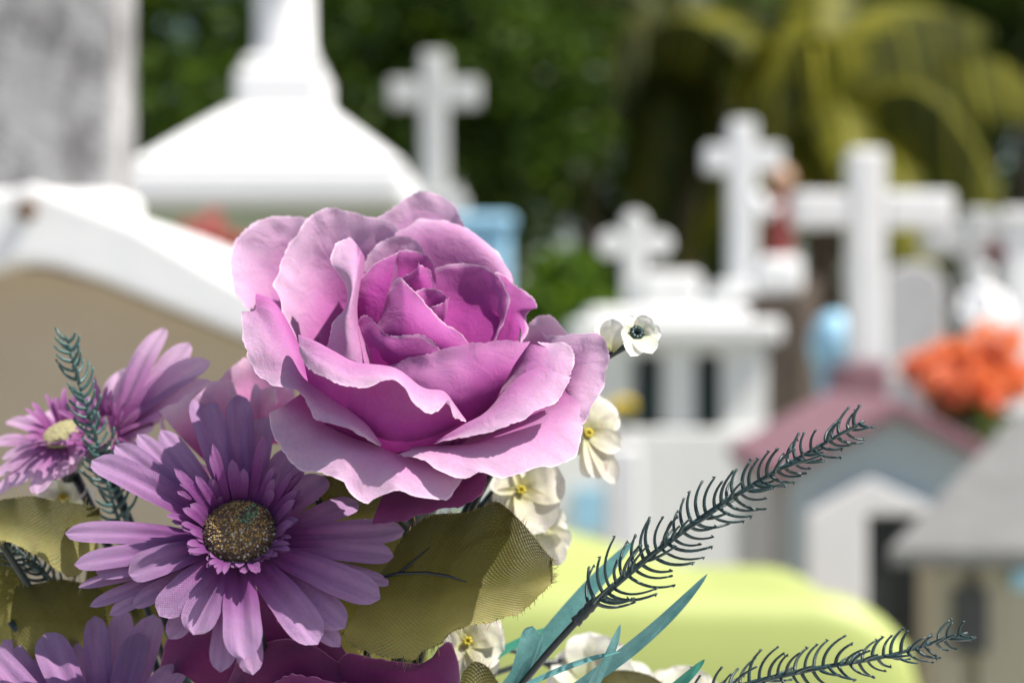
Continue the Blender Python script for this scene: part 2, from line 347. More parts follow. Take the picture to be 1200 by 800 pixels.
M_fol = leaf_mat('dark_foliage', (0.010, 0.024, 0.002), (0.030, 0.066, 0.005), (0.10, 0.16, 0.014), transl=.35, rough=.45)
M_fol_light = leaf_mat('light_foliage', (0.03, 0.07, 0.005), (0.08, 0.16, 0.012), (0.17, 0.27, 0.03), transl=.4)
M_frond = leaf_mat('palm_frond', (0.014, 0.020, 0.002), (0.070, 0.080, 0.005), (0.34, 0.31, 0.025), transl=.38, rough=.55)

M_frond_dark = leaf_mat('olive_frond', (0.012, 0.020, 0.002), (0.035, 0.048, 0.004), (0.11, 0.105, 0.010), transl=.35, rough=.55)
gnd = structure(MB().box(-150, 150, -60, 240, -0.2, 0).build('ground', M_ground, smooth=False))
pth = structure(MB().box(-3.2, 3.2, -3, 9.5, 0.001, 0.005).build('path', M_slab, smooth=False))

def bx(mb, x0, y0, x1, y1, d, dep, to_ground=False):
    """box whose front face covers the photo rectangle at distance d, dep metres deep"""
    a = P(x0, y0, d); b = P(x1, y1, d)
    mb.box(a.x, b.x, d, d + dep, 0 if to_ground else b.z, a.z); return mb
def pxz(l, d): return [(P(x, y, d).x, P(x, y, d).z) for x, y in l]

# --- left tomb with gable and square pillar
t = thing('tomb', 'tan tomb with thick white gable and grey square pillar at the left edge', 'tomb', (P(35, 400, 2.2).x, 2.3, 0))
mb = MB(); mb.prism(pxz([(-350, 1700), (430, 1700), (430, 478), (290, 400), (120, 332), (60, 316), (20, 314), (-40, 330), (-200, 395), (-350, 470)], 2.03), 2.03, 3.0); mb.build('wall', M_tan, t, smooth=False)
mb = MB(); mb.prism(pxz([(-400, 480), (-200, 390), (-45, 328), (18, 308), (60, 311), (122, 330), (292, 398), (450, 472), (450, 430), (290, 338), (158, 262), (35, 214), (-100, 262), (-230, 330), (-400, 425)], 1.97), 1.97, 3.05); mb.build('gable', M_white_paint, t, smooth=False, bevel=.008)
mb = MB(); bx(mb, -125, -330, 138, 262, 2.10, .11); mb.build('pillar', M_worn, t, smooth=False, bevel=.012)
mb = MB(); a = P(-125, 205, 2.08); b = P(176, 240, 2.08)
mb.box(P(-140, 0, 2.10).x, P(142, 0, 2.10).x, 2.09, 2.23, P(0, 268, 2.1).z, P(0, 222, 2.1).z); mb.build('pillar_foot', M_white_paint, t, smooth=False, bevel=.012)
p = P(31, 246, 1.965); mb = MB(); mb.tube([p + Vector((0, .01, 0)), p + Vector((0, -.004, 0)), p + Vector((0, -.007, 0))], [.012, .012, .007], 12); mb.build('bolt', M_rust, t)

# --- white tomb with pyramid roof and a statue on a pedestal
d = 5.0
t = thing('tomb', 'white tomb with a broad sloping roof and stepped pedestal under a statue', 'tomb', (P(333, 0, d).x, d + .4, 0))
cx, cy = P(333, 0, d + .42).x, d + .42
def frustum(mb, cx, cy, h0, z0, h1, z1):
    v = [(cx + sx * h0, cy + sy * h0, z0) for sx, sy in ((-1,-1),(1,-1),(1,1),(-1,1))] + [(cx + sx * h1, cy + sy * h1, z1) for sx, sy in ((-1,-1),(1,-1),(1,1),(-1,1))]
    mb.add(v, [(0,3,2,1),(4,5,6,7),(0,1,5,4),(1,2,6,5),(2,3,7,6),(3,0,4,7)])
zE = P(0, 192, d).z; zT = P(0, 126, d + .27).z
mb = MB(); frustum(mb, cx, cy, .410, zE, .155, zT); mb.build('roof', M_bright_white, t, smooth=False, bevel=.012)
mb = MB(); mb.box(cx - .415, cx + .415, cy - .415, cy + .415, P(0, 240, d).z, zE - .002); mb.build('eave', M_bright_white, t, smooth=False, bevel=.03)
mb = MB(); mb.box(cx - .385, cx + .385, cy - .385, cy + .385, 0, P(0, 240, d).z - .002); mb.build('wall', M_green_wall, t, smooth=False)
mb = MB(); mb.box(cx - .138, cx + .138, cy - .138, cy + .138, zT + .001, P(0, 78, d + .27).z); mb.box(cx - .118, cx + .118, cy - .118, cy + .118, P(0, 78, d + .27).z + .001, P(0, 62, d + .27).z); mb.build('pedestal', M_bright_white, t, smooth=False, bevel=.035)
zs = P(0, 60, d + .27).z
s = thing('statue', 'white robed statue standing on the pedestal of the sloping roof', 'statue', (cx, cy, zs))
def statue_mesh(mb, c, h, arms=True):
    pr = [(.19,0),(.195,.03),(.175,.06),(.172,.30),(.165,.45),(.155,.58),(.165,.68),(.16,.76),(.12,.81),(.055,.835),(.05,.86),(.075,.90),(.082,.94),(.07,.98),(.03,1.0)]
    mb.lathe([(r * h * .85, z * h) for r, z in pr], c, 24, 1, .8)
    if arms:
        for sx in (-1, 1):
            q = Vector(c); mb.tube([q + Vector((sx*.13*h, 0, .76*h)), q + Vector((sx*.19*h, -.03*h, .60*h)), q + Vector((sx*.13*h, -.13*h, .52*h)), q + Vector((sx*.03*h, -.15*h, .60*h))], [.045*h, .05*h, .045*h, .02*h], 8)
mb = MB(); statue_mesh(mb, (cx, cy, zs), .62); mb.build('robed_body', M_bright_white, s)

# --- crosses
def cross(label, x, ytop, ybot, x0, x1, ya, yb, w, d, mat, tip=False, to=None, extra=None, name='cross', dep=None):
    """px geometry: upright centred on x, arms from x0 to x1 between ya and yb"""
    g = thing(name, label, 'cross', (P(x, 0, d).x, d, P(0, ybot, d).z), 'grave crosses')
    dep = dep or w * d / F
    mb = MB(); bx(mb, x - w/2, ytop, x + w/2, ybot, d, dep); mb.build('upright', mat, g, smooth=False, bevel=.012)
    for u0, u1 in ((x0, x - w/2 - .3), (x + w/2 + .3, x1)):
        mb = MB(); bx(mb, u0, ya, u1, yb, d + .004, dep - .008); mb.build('arm', mat, g, smooth=False, bevel=.012)
    if tip:
        r = w * .58 * d / F
        for qx, qy in ((x, ytop), (x0, (ya+yb)/2), (x1, (ya+yb)/2)):
            mb = MB(); c = P(qx, qy, d - .003); mb.tube([c, c + Vector((0, dep + .006, 0))], r, 20); mb.build('rounded_end', mat, g, smooth=False, bevel=.01)
    return g
cross('grey weathered cross behind the white sloping roof', 508, 60, 226, 455, 562, 92, 123, 31, 7.0, M_cross_grey)
b = thing('grave_base', 'grey plinth carrying the weathered cross behind the white roof', 'plinth', (P(508, 0, 7).x, 7, 0))
mb = MB(); bx(mb, 470, 226.5, 545, 700, 6.93, .35, True); mb.build('plinth_body', M_cross_grey, b, smooth=False, bevel=.01)
mb = MB(); bx(mb, 478, 216, 538, 226, 6.97, .25); mb.build('plinth_step', M_cross_grey, b, smooth=False)
t = thing('tomb', 'small sky blue tomb with rounded shoulders beside the rose, under the dark hedge', 'tomb', (P(570, 0, 6.4).x, 6.4, 0))
mb = MB(); bx(mb, 530, 266.3, 598, 700, 6.4, .26, True); mb.build('tomb_body', M_blue, t, smooth=False, bevel=.03)
mb = MB(); bx(mb, 524, 250, 604, 266, 6.37, .30); mb.build('lid', M_blue, t, smooth=False, bevel=.028)

# --- white mausoleum with two dark windows, small trefoil cross on top
d = 6.0
t = thing('mausoleum', 'white mausoleum with stepped roof and two tall dark windows right of the rose', 'mausoleum', (P(800, 0, d).x, d + .3, 0))
mb = MB(); bx(mb, 690, 405, 738, 502, d, .6); bx(mb, 778, 405, 812, 502, d, .6); bx(mb, 846, 405, 898, 502, d, .6); bx(mb, 690, 402, 898, 414.8, d + .002, .59)
mb.build('pillared_wall', M_white_paint, t, smooth=False, bevel=.006)
mb = MB(); bx(mb, 692, 414.9, 896, 502, d + .16, .4); mb.build('inner_wall', M_pale_blue, t, smooth=False)
for x0, x1 in ((743, 776), (815, 845)):
    mb = MB(); bx(mb, x0, 414, x1, 500, d + .006, .02); f = mb.build('window', M_glass, t, smooth=False)
    mb = MB(); bx(mb, x0 - 3, 412, x0 - .2, 501.5, d + .003, .03); bx(mb, x1 + .2, 412, x1 + 3, 501.5, d + .003, .03); bx(mb, x0 + .3, 412, x1 - .3, 414, d + .003, .03); mb.build('frame', M_white_paint, f, smooth=False)
mb = MB(); bx(mb, 672, 374, 918, 401.5, d - .07, .75); mb.build('cornice', M_white_paint, t, smooth=False, bevel=.02)
mb = MB(); bx(mb, 690, 360, 880, 373.5, d + .03, .5); bx(mb, 752, 318, 822, 359.5, d + .06, .4); mb.build('stepped_roof', M_white_paint, t, smooth=False, bevel=.02)
mb = MB(); bx(mb, 560, 503, 905, 900, d - .03, .66, True); mb.build('base', M_white_paint, t, smooth=False, bevel=.01)
mb = MB(); bx(mb, 672, 572, 740, 622, d - .042, .011); mb.build('plaque', M_blue, t, smooth=False)
cross('short white cross with rounded ends above the stepped mausoleum roof', 744, 262, 360, 716, 773, 273, 298, 25, 6.1, M_white_paint, tip=True)
def puff(mb, c, r, n, size, sy=1.0, sz=1.0, hollow=0.35, rnd=random):
    """n small leaf or petal faces spread through a ball"""
    for _ in range(n):
        while True:
            q = Vector((rnd.uniform(-1,1), rnd.uniform(-1,1), rnd.uniform(-1,1)))
            if hollow < q.length < 1: break
        p = Vector(c) + Vector((q.x * r, q.y * r * sy, q.z * r * sz))
        a = Vector((rnd.gauss(0,1), rnd.gauss(0,1), rnd.gauss(0,1))).normalized(); b = a.orthogonal().normalized() ; s = size * rnd.uniform(.6, 1.3)
        b = (b * math.cos(rnd.random()*6.28) + a.cross(b) * math.sin(rnd.random()*6.28)); c_ = a.cross(b)
        mb.add([p - b*s, p + c_*s*.45 + a*s*.12, p + b*s, p - c_*s*.45 + a*s*.12], [(0,1,2,3)], var=rnd.random())

def flower_bunch(label, cat, c, r, n, size, mat, stem_h, group=None, vase=None, leafy=True, sz=.8):
    c = Vector(c); g = thing('flower_bunch', label, cat, c - Vector((0, 0, stem_h)), group)
    mb = MB()
    for k in range(max(8, n // 22)):
        q = Vector((random.gauss(0,1), random.gauss(0,1), random.gauss(0,.8))).normalized() * r * random.uniform(.45, 1.1); q.z *= sz
        puff(mb, c + q, r * random.uniform(.10, .20), 26, size, hollow=.1)
    mb.build('blooms', mat, g, smooth=False)
    mb = MB(); puff(mb, c - Vector((0, 0, r * .75)), r * .62, 160 if leafy else 40, size * 1.2, hollow=.1)
    mb.build('leaves', M_fol, g, smooth=False)
    mb = MB(); mb.lathe([(.35*r, 0), (.42*r, stem_h * .5), (.5*r, stem_h - r*.9)] if stem_h > r * 1.2 else [(.3*r, 0), (.4*r, stem_h*.3)], c - Vector((0, 0, stem_h)), 14); mb.build('pot', vase or M_grey_stone, g)
    return g
c = P(252, 283, 4.4); flower_bunch('blurred pink flowers beside the green wall of the white tomb', 'flowers', c, .085, 700, .020, M_pinkpet, .18)
q = thing('grave_base', 'low stone block under the pink flowers by the white tomb', 'plinth', (c.x, c.y, 0)); mb = MB(); mb.box(c.x - .16, c.x + .16, c.y - .12, c.y + .12, 0, c.z - .181); mb.build('plinth_body', M_green_wall, q, smooth=False, bevel=.01)
c = P(729, 476, 4.4); flower_bunch('yellow flowers low beside the left mausoleum window', 'flowers', c, .034, 300, .010, M_yelpet, .10)
q = thing('grave_base', 'white post under the yellow flowers near the mausoleum', 'plinth', (c.x, c.y, 0)); mb = MB(); mb.box(c.x - .045, c.x + .045, c.y - .045, c.y + .045, 0, c.z - .101); mb.build('plinth_body', M_white_paint, q, smooth=False, bevel=.01)

# --- crosses and statues on the right
cross('tall white cross with a slim shaft left of the painted figure', 871, 140, 330, 827, 917, 170, 200, 31, 7.2, M_white_paint)
q = thing('grave_base', 'white stepped base under the tall slim cross', 'plinth', (P(870, 0, 7.2).x, 7.2, 0))
mb = MB(); bx(mb, 838, 330.5, 905, 344, 7.15, .26); bx(mb, 826, 344.3, 916, 900, 7.1, .34, True); mb.build('plinth_body', M_white_paint, q, smooth=False, bevel=.012)
d = 6.2; c = P(912, 322, d + .15)
s = thing('statue', 'painted figure in a dark red cloak between the two tall white crosses', 'statue', c)
mb = MB(); statue_mesh(mb, c, .36, arms=False); mb.build('robed_body', M_rustred, s)
mb = MB(); mb.lathe([(.02, -.04), (.042, -.02), (.047, .01), (.038, .045), (.012, .06)], c + Vector((0.01, -.01, .345)), 16); mb.build('head', M_skin, s)
mb = MB(); q = c + Vector((0, -.055, .12)); mb.tube([q + Vector((-.09, 0, .17)), q + Vector((-.06, -.05, .10)), q + Vector((-.01, -.06, .13))], [.025, .025, .016], 8); mb.build('white_sleeve', M_white_paint, s)
q = thing('grave_base', 'dark stone block carrying the painted figure', 'plinth', (c.x, c.y, 0))
mb = MB(); bx(mb, 884, 345, 945, 900, d + .02, .3, True); mb.build('plinth_body', M_bark, q, smooth=False, bevel=.02)
mb = MB(); bx(mb, 890, 300, 942, 344.5, d - .02 + .05, .26); mb.build('white_cap', M_white_paint, q, smooth=False, bevel=.03)

d = 4.6
cross('large white cross with wide arms rising from a maroon base', 1018, 174, 426, 931, 1119, 224, 265, 41, d, M_white_paint)
q = thing('grave_base', 'square maroon base under the large white cross', 'plinth', (P(1018, 0, d).x, d, 0))
mb = MB(); bx(mb, 986, 427, 1042, 900, d - .03, .2, True); mb.build('plinth_body', M_maroon, q, smooth=False, bevel=.008)
cross('small grey white cross half hidden behind the arm of the large cross', 1150, 245, 420, 1085, 1215, 262, 298, 34, 5.8, M_cross_grey)
q = thing('grave_base', 'pale plinth of the half hidden cross at the right', 'plinth', (P(1150, 0, 5.8).x, 5.8, 0)); mb = MB(); bx(mb, 1120, 420.5, 1180, 900, 5.75, .3, True); mb.build('plinth_body', M_white_paint, q, smooth=False, bevel=.012)
# headstone with a round top
d = 5.2; g = thing('headstone', 'grey headstone with a round top right of the large cross', 'headstone', (P(1073, 0, d).x, d, 0))
a = P(1073, 345, d); r = 38 * d / F
poly = [(a.x + r, 0)] + [(a.x + r * math.cos(k * math.pi / 16), a.z + r * math.sin(k * math.pi / 16)) for k in range(17)] + [(a.x - r, 0)]
mb = MB(); mb.prism(poly[::-1][::-1], d, d + .14); mb.build('slab', M_grey_stone, g, smooth=False, bevel=.01)
mb = MB(); bx(mb, 1026, 436, 1120, 900, d - .05, .27, True); mb.build('footing', M_grey_stone, g, smooth=False, bevel=.01)
# blue angel-like urn
d = 4.9; c = P(978, 505, d + .1)
g = thing('urn', 'sky blue rounded urn standing left of the maroon base', 'urn', c)
mb = MB(); mb.lathe([(.045, 0), (.06, .02), (.045, .05), (.05, .12), (.056, .18)], c, 24); mb.build('urn_body', M_blue, g)
mb = MB(); mb.lathe([(.045, .181), (.066, .20), (.074, .25), (.066, .30), (.040, .335), (.012, .35)], c, 24); mb.build('lid', M_blue, g)
q = thing('grave_base', 'low pale block under the blue urn', 'plinth', (c.x, c.y, 0)); mb = MB(); mb.box(c.x - .09, c.x + .09, c.y - .08, c.y + .1, 0, c.z - .001); mb.build('plinth_body', M_cross_grey, q, smooth=False, bevel=.01)
# white statue at the right edge, red flower above it
d = 5.0; c = P(1152, 452, d + .1)
s = thing('statue', 'small white praying statue near the right edge above the orange flowers', 'statue', c)
mb = MB(); statue_mesh(mb, c, .36); mb.build('robed_body', M_bright_white, s)
q = thing('grave_base', 'white pedestal of the small praying statue', 'plinth', (c.x, c.y, 0)); mb = MB(); mb.box(c.x - .11, c.x + .11, c.y - .09, c.y + .11, 0, c.z - .001); mb.build('plinth_body', M_white_paint, q, smooth=False, bevel=.01)
d = 5.4; q = thing('pillar', 'white pillar cut by the right frame edge', 'pillar', (P(1205, 0, d).x, d, 0))
mb = MB(); bx(mb, 1182, 258, 1235, 900, d, .16, True); mb.build('shaft', M_white_paint, q, smooth=False, bevel=.012)
mb = MB(); bx(mb, 1176, 244, 1241, 257.5, d - .02, .2); mb.build('capital', M_white_paint, q, smooth=False, bevel=.01)
c = P(1166, 296, 5.5); flower_bunch('single red flower cluster above the small praying statue', 'flowers', c, .05, 260, .014, M_redpet, .12)
q = thing('grave_base', 'grey post holding the red flowers at the right', 'plinth', (c.x, c.y, 0)); mb = MB(); mb.box(c.x - .03, c.x + .03, c.y - .02, c.y + .04, 0, c.z - .121); mb.build('plinth_body', M_cross_grey, q, smooth=False)
# orange flowers
c = P(1135, 436, 3.75); flower_bunch('big bunch of orange flowers above the maroon roof', 'flowers', c, .135, 1300, .022, M_orange, .22, sz=.72)
q = thing('grave_base', 'cement block behind the maroon roof holding the orange flowers', 'plinth', (c.x, c.y, 0)); mb = MB(); mb.box(c.x - .1, c.x + .16, c.y - .1, c.y + .12, 0, c.z - .221); mb.build('plinth_body', M_roof_grey, q, smooth=False, bevel=.01)

# --- little house tomb with maroon roof, pale blue gable
d = 3.2
t = thing('tomb', 'little house tomb with maroon roof, pale blue gable and dark doorway', 'tomb', (P(1050, 0, d).x, d + .3, 0))
mb = MB(); mb.prism(pxz([(930, 1300), (1200, 1300), (1200, 566), (1050, 487), (930, 556)], d), d + .02, d + .6); mb.build('wall', M_pale_blue, t, smooth=False)
mb = MB(); mb.prism(pxz([(905, 566), (905, 548), (1050, 468), (1225, 560), (1225, 578), (1050, 486)], d), d - .03, d + .66); mb.build('roof', M_maroon, t, smooth=False, bevel=.004)
mb = MB(); mb.prism(pxz([(945, 1300), (945, 600), (1018, 560), (1110, 600), (1110, 1300), (1085, 1300), (1085, 602), (1014, 602), (1014, 1300)], d), d - .015, d + .019); mb.build('door_surround', M_bright_white, t, smooth=False, bevel=.004)
mb = MB(); bx(mb, 1014.5, 602.5, 1084.5, 800, d + .004, .014); mb.build('door', M_dark, t, smooth=False)
mb = MB(); bx(mb, 904, 560, 944, 900, d + .06, .5, True); mb.build('side_wall', M_grey_stone, t, smooth=False)
# --- grey roofed tomb at the right edge
d = 2.45
t = thing('tomb', 'cream tomb with a rough grey cement roof at the right frame edge', 'tomb', (P(1200, 0, d).x, d + .3, 0))
A = P(1040, 640, d); B = P(1420, 655, d); 
def roofv(x, y, dd): return tuple(P(x, y, dd))
mb = MB(); v = [P(1040, 642, d), P(1420, 648, d), P(1420, 482, d + .42), P(1196, 478, d + .42), P(1040, 664, d), P(1420, 670, d), P(1420, 505, d + .42), P(1196, 505, d + .42)]
mb.add(v, [(0,1,2,3),(4,7,6,5),(0,4,5,1),(1,5,6,2),(2,6,7,3),(3,7,4,0)]); mb.build('roof', M_roof_grey, t, smooth=False, bevel=.005)
mb = MB(); bx(mb, 1094, 666, 1130, 1400, d + .05, .1, True); bx(mb, 1131, 666, 1146, 1400, d + .07, .08, True); bx(mb, 1147, 666, 1420, 1400, d + .05, .3, True); mb.build('wall', M_cream_wall, t, smooth=False)
mb = MB(); bx(mb, 1118, 690, 1158, 765, d + .04, .009); mb.build('niche_door', M_dark, t, smooth=False)
mb = MB(); bx(mb, 1188, 668, 1240, 690, d + .03, .018); mb.build('blue_tile', M_blue, t, smooth=False)

# --- lime green vault lid in the middle distance, rounded end
d0 = 1.75
t = thing('vault', 'lime green vault with a softly rounded top below the mausoleum', 'tomb', (P(800, 0, d0).x, d0 + .3, 0))
xl, xr = P(470, 0, d0).x, P(1085, 0, d0).x; zt = P(0, 692, d0).z
mb = MB(); nx, ny = 40, 20; verts = []
dep = .42
for j in range(ny + 1):
    for i in range(nx + 1):
        u = i / nx; v_ = j / ny
        x = xl + (xr - xl) * u; y = d0 + dep * v_
        e = min(u, 1 - u) * (xr - xl); rr = .11
        drop = 0 if e > rr else rr - math.sqrt(max(rr*rr - (rr - e)**2, 0))
        ey = v_ * dep; dy = 0 if ey > .035 else .035 - math.sqrt(max(.035**2 - (.035 - ey)**2, 0))
        crown = max(.035, .0301 - .16 * (u - .25)) if u < .2 else max(-.03, .0301 - .16 * (u - .25)); crown *= math.sin(math.pi / 2 * min(1, v_ * 1.25))
        verts.append((x, y, zt - drop - dy + crown))
faces = [(j*(nx+1)+i, j*(nx+1)+i+1, (j+1)*(nx+1)+i+1, (j+1)*(nx+1)+i) for j in range(ny) for i in range(nx)]
n0 = len(verts)
for i in range(nx + 1): x, y, z = verts[i]; verts.append((x, y, zt - .16))
faces += [(n0 + i, n0 + i + 1, i + 1, i) for i in range(nx)]
n1 = len(verts)
for j in range(ny + 1): x, y, z = verts[j*(nx+1)+nx]; verts.append((x, y, zt - .16))
faces += [(n1 + j, n1 + j + 1, (j+1)*(nx+1)+nx, j*(nx+1)+nx) for j in range(ny)]
mb.add(verts, faces); mb.build('lid', M_lime, t)
mb = MB(); mb.box(xl + .01, xr - .012, d0 + .012, d0 + dep - .01, 0, zt - .158); mb.build('vault_body', M_lime, t, smooth=False)

# --- brown trunk and shrubs
def shrub(label, c, r, n, size, mat, sz=.9, cat='shrub', group=None):
    c = Vector(c); g = thing('shrub', label, cat, (c.x, c.y, 0), group); mb = MB()
    for k in range(14):
        q = Vector((random.gauss(0,1), random.gauss(0,1), random.gauss(0,1))).normalized() * r * random.uniform(.3, .8); q.z *= sz
        puff(mb, c + q, r * .42, n // 14, size, hollow=.1)
    mb.build('foliage', mat, g, smooth=False)
    mb = MB()
    for k in range(4): mb.tube(bez((c.x + random.uniform(-.03,.03), c.y, 0), (c.x, c.y, c.z * .5), c + Vector((random.uniform(-.5,.5)*r, random.uniform(-.5,.5)*r, r*.2))), [.02 - .0015*i for i in range(12)], 6)
    mb.build('stems', M_bark, g); return g
shrub('light green bush behind the rose, left of the small cross', P(652, 342, 8.2), .27, 2600, .035, M_fol_light)
shrub('low green plant at the foot of the brown trunk', P(932, 505, 4.9), .075, 500, .016, M_fol_light)

def tree(label, c, r, n, size, mat=None, trunk_r=.12, sz=1.0, clumps=46, cs=.3):
    c = Vector(c); g = thing('tree', label, 'tree', (c.x, c.y, 0), 'trees behind the graves'); mb = MB()
    for k in range(clumps):
        q = Vector((random.gauss(0,1), random.gauss(0,1), random.gauss(0,1))).normalized() * r * random.uniform(.35, 1.0); q.z *= sz
        puff(mb, c + q, r * cs * random.uniform(.6, 1.2), n // clumps, size, hollow=.1)
    mb.build('crown', mat or M_fol, g, smooth=False)
    mb = MB(); top = c + Vector((random.uniform(-.1,.1), 0, -r * sz * .2)); mb.tube(bez((c.x + random.uniform(-.2,.2), c.y, -.05), (c.x, c.y, c.z * .5), top, 12), [trunk_r * (1 - .05 * i) for i in range(12)], 10)
    for k in range(5):
        e = c + Vector((random.uniform(-.6,.6)*r, random.uniform(-.6,.6)*r, random.uniform(-.2,.6)*r*sz)); b0 = Vector((c.x, c.y, max(.3, c.z - r * sz * .7)))
        mb.tube(bez(b0, (b0 + e) / 2 + Vector((0, 0, .1 * r)), e, 8), [trunk_r * .5 * (1 - .1 * i) for i in range(8)], 6)
    mb.build('trunk', M_bark, g); return g
tree('very dark tree directly behind the white statue', P(215, 90, 10.5), 1.15, 8000, .055)
tree('dark green tree between the white statue and the grey cross', P(420, 60, 11), 1.2, 8000, .055)
tree('green tree right of the grey cross, brighter leaves on its flank', P(590, 130, 10.5), .85, 7000, .05)
tree('dark tree above the light bush, left of the palm', P(690, 40, 12.5), 1.3, 8000, .06)
tree('dark tree behind the palm crown', P(880, 60, 14), 1.5, 8000, .07)
tree('dark tree at the far right behind the palm fronds', P(1120, 150, 13.5), 1.5, 9000, .07)
tree('tall dark tree in the upper right corner', P(1200, -60, 12.5), 1.2, 6000, .06)
tree('low dark tree filling the gap behind the small crosses', P(800, 270, 13), 1.0, 6000, .06)
mb = MB()
for k in range(620):
    puff(mb, (random.uniform(-15, 15), random.uniform(16.5, 18), random.uniform(0, 6.5)), random.uniform(.5, .8), 60, .12, hollow=.05)
o = mb.build('far_hedge', M_fol, smooth=False); o['kind'] = 'stuff'; o['label'] = 'dark mass of foliage closing the cemetery behind the trees'; o['category'] = 'hedge'

# --- palms
def palm(label, foot, crown, fronds, group='palms behind the graves', tr=.10, nuts=True, mat=None):
    foot = Vector(foot); crown = Vector(crown); g = thing('palm', label, 'palm tree', foot, group)
    mb = MB(); pts = bez(foot, (foot + crown) / 2 + Vector((.05, 0, 0)), crown, 24)
    mb.tube(pts, [tr * (1 + .10 * (i % 2)) * (1.15 - .015 * i) for i in range(24)], 12); mb.build('trunk', M_bark, g)
    for i, (mid, tip, wid) in enumerate(fronds):
        mid = Vector(mid); tip = Vector(tip); ax = bez(crown, mid * 2 - (crown + tip) / 2, tip, 40); mb = MB()
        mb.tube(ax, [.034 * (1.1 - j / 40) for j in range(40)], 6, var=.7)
        for j in range(3, 39):
            for k in range(2):
                t = (ax[min(j+1, 39)] - ax[j-1]).normalized(); sd_ = t.cross(Vector((0, 0, 1)))
                if sd_.length < .1: sd_ = Vector((1, 0, 0))
                sd_.normalize()
                for s_ in (-1, 1):
                    q = ax[j].lerp(ax[min(j+1, 39)], k * .5)
                    L = wid * math.sin(math.pi * (.12 + .84 * j / 40)) * random.uniform(.8, 1.1)
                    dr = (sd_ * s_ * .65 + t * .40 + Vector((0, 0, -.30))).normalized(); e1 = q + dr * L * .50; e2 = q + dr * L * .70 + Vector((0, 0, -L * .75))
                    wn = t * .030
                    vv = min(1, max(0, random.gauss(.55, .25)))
                    mb.add([q - wn*.5, q + wn*.5, e1 - wn, e1 + wn, e2], [(0,1,3,2),(2,3,4)], var=[.85, .85, vv, vv, vv * .8])  # leaflet roots painted bright, fading outward, so fronds read as lit arcs
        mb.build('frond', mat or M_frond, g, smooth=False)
    if nuts:
        mb = MB()
        for k in range(7):
            a = random.random() * 6.28; c = crown + Vector((math.cos(a) * .16, math.sin(a) * .16 - .05, -.16 - random.random() * .22)); mb.lathe([(.01,-.09),(.06,-.06),(.08,0),(.06,.06),(.01,.09)], c, 10)
        mb.build('coconuts', M_coco, g)
    return g
M_coco = plain_mat('orange_coconut', (0.42, 0.15, 0.025), rough=.5, var=.15)
d = 9.6; K = lambda x, y, dd=0: P(x, y, d + dd)
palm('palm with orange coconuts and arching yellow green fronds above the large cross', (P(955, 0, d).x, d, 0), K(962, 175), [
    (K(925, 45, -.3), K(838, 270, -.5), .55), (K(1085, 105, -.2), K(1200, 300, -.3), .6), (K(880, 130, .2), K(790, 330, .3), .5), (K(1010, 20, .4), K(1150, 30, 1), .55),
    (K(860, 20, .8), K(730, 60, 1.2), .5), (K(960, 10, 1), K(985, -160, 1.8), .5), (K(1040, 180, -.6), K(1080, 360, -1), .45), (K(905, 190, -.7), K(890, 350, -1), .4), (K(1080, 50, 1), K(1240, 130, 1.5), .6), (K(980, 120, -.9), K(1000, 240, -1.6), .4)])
d = 11.0
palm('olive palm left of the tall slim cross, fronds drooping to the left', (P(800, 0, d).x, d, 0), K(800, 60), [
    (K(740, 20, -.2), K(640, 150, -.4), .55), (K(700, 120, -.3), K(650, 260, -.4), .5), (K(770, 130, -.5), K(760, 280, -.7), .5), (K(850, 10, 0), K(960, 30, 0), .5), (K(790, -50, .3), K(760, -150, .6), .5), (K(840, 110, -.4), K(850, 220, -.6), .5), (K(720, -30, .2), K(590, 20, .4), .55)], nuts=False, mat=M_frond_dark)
d = 6.9; g = thing('tree_stump', 'brown rough trunk standing behind the painted figure', 'tree trunk', (P(922, 0, d).x, d, 0))
mb = MB(); a = P(920, 325, d); mb.tube([(a.x, d, -.02), (a.x + .01, d, .4), (a.x - .005, d, .9), (a.x + .01, d, a.z)], [.16, .125, .12, .125], 14); mb.build('trunk', M_bark, g)
# --- plinth and pot that carry the bouquet (below the frame)
q = thing('grave_base', 'white tomb top under the bouquet', 'plinth', (VASE.x, VASE.y, 0)); mb = MB(); mb.box(-.5, .42, .36, .95, 0, .86); mb.build('plinth_body', M_white_paint, q, smooth=False, bevel=.01)
q = thing('flower_pot', 'clay pot holding the cloth bouquet', 'pot', (VASE.x, VASE.y, .861)); mb = MB()
mb.lathe([(.045, 0), (.06, .10), (.066, .17), (.072, .171), (.072, .195), (.062, .195), (.058, .15), (.01, .14)], (VASE.x, VASE.y, .861), 28); mb.build('pot_body', plain_mat('terracotta', (.35, .13, .07), rough=.9), q)

# ================================================================== the bouquet
def Z(x, y, d, D=0.50):                       # traced on the enlarged view of the rose; d = centimetres behind the rose's middle
    return P(240 + x / 1.952, 210 + y / 1.952, D + d / 100)
def zr(*pts, D=0.50): return [Z(*p, D=D) for p in pts]

def stem_part(parent, top, r=0.0016, mat=None, bend=(0, 0.01, 0.02), via=None):
    top = Vector(top); mid = via if via is not None else (top + VASE) / 2 + Vector(bend)
    jit = Vector((random.uniform(-.012, .012), random.uniform(-.012, .012), 0))
    mb = MB(); mb.tube(bez(top, mid, VASE + jit + Vector((0, 0, -0.03)), 16), r, seg=8); return mb.build('stem', mat or M_stem, parent)

rose = thing('rose', 'large lilac cloth rose with a magenta heart, open and in sharp focus', 'flower', Z(480, 560, 3.2))
def rp(rows, mat=None, label=None, **k):
    mb = MB(); patch(mb, rows, **k); o = mb.build('petal', mat or M_rose, rose)
    if label: o['label'] = label
    return o
sd = 1
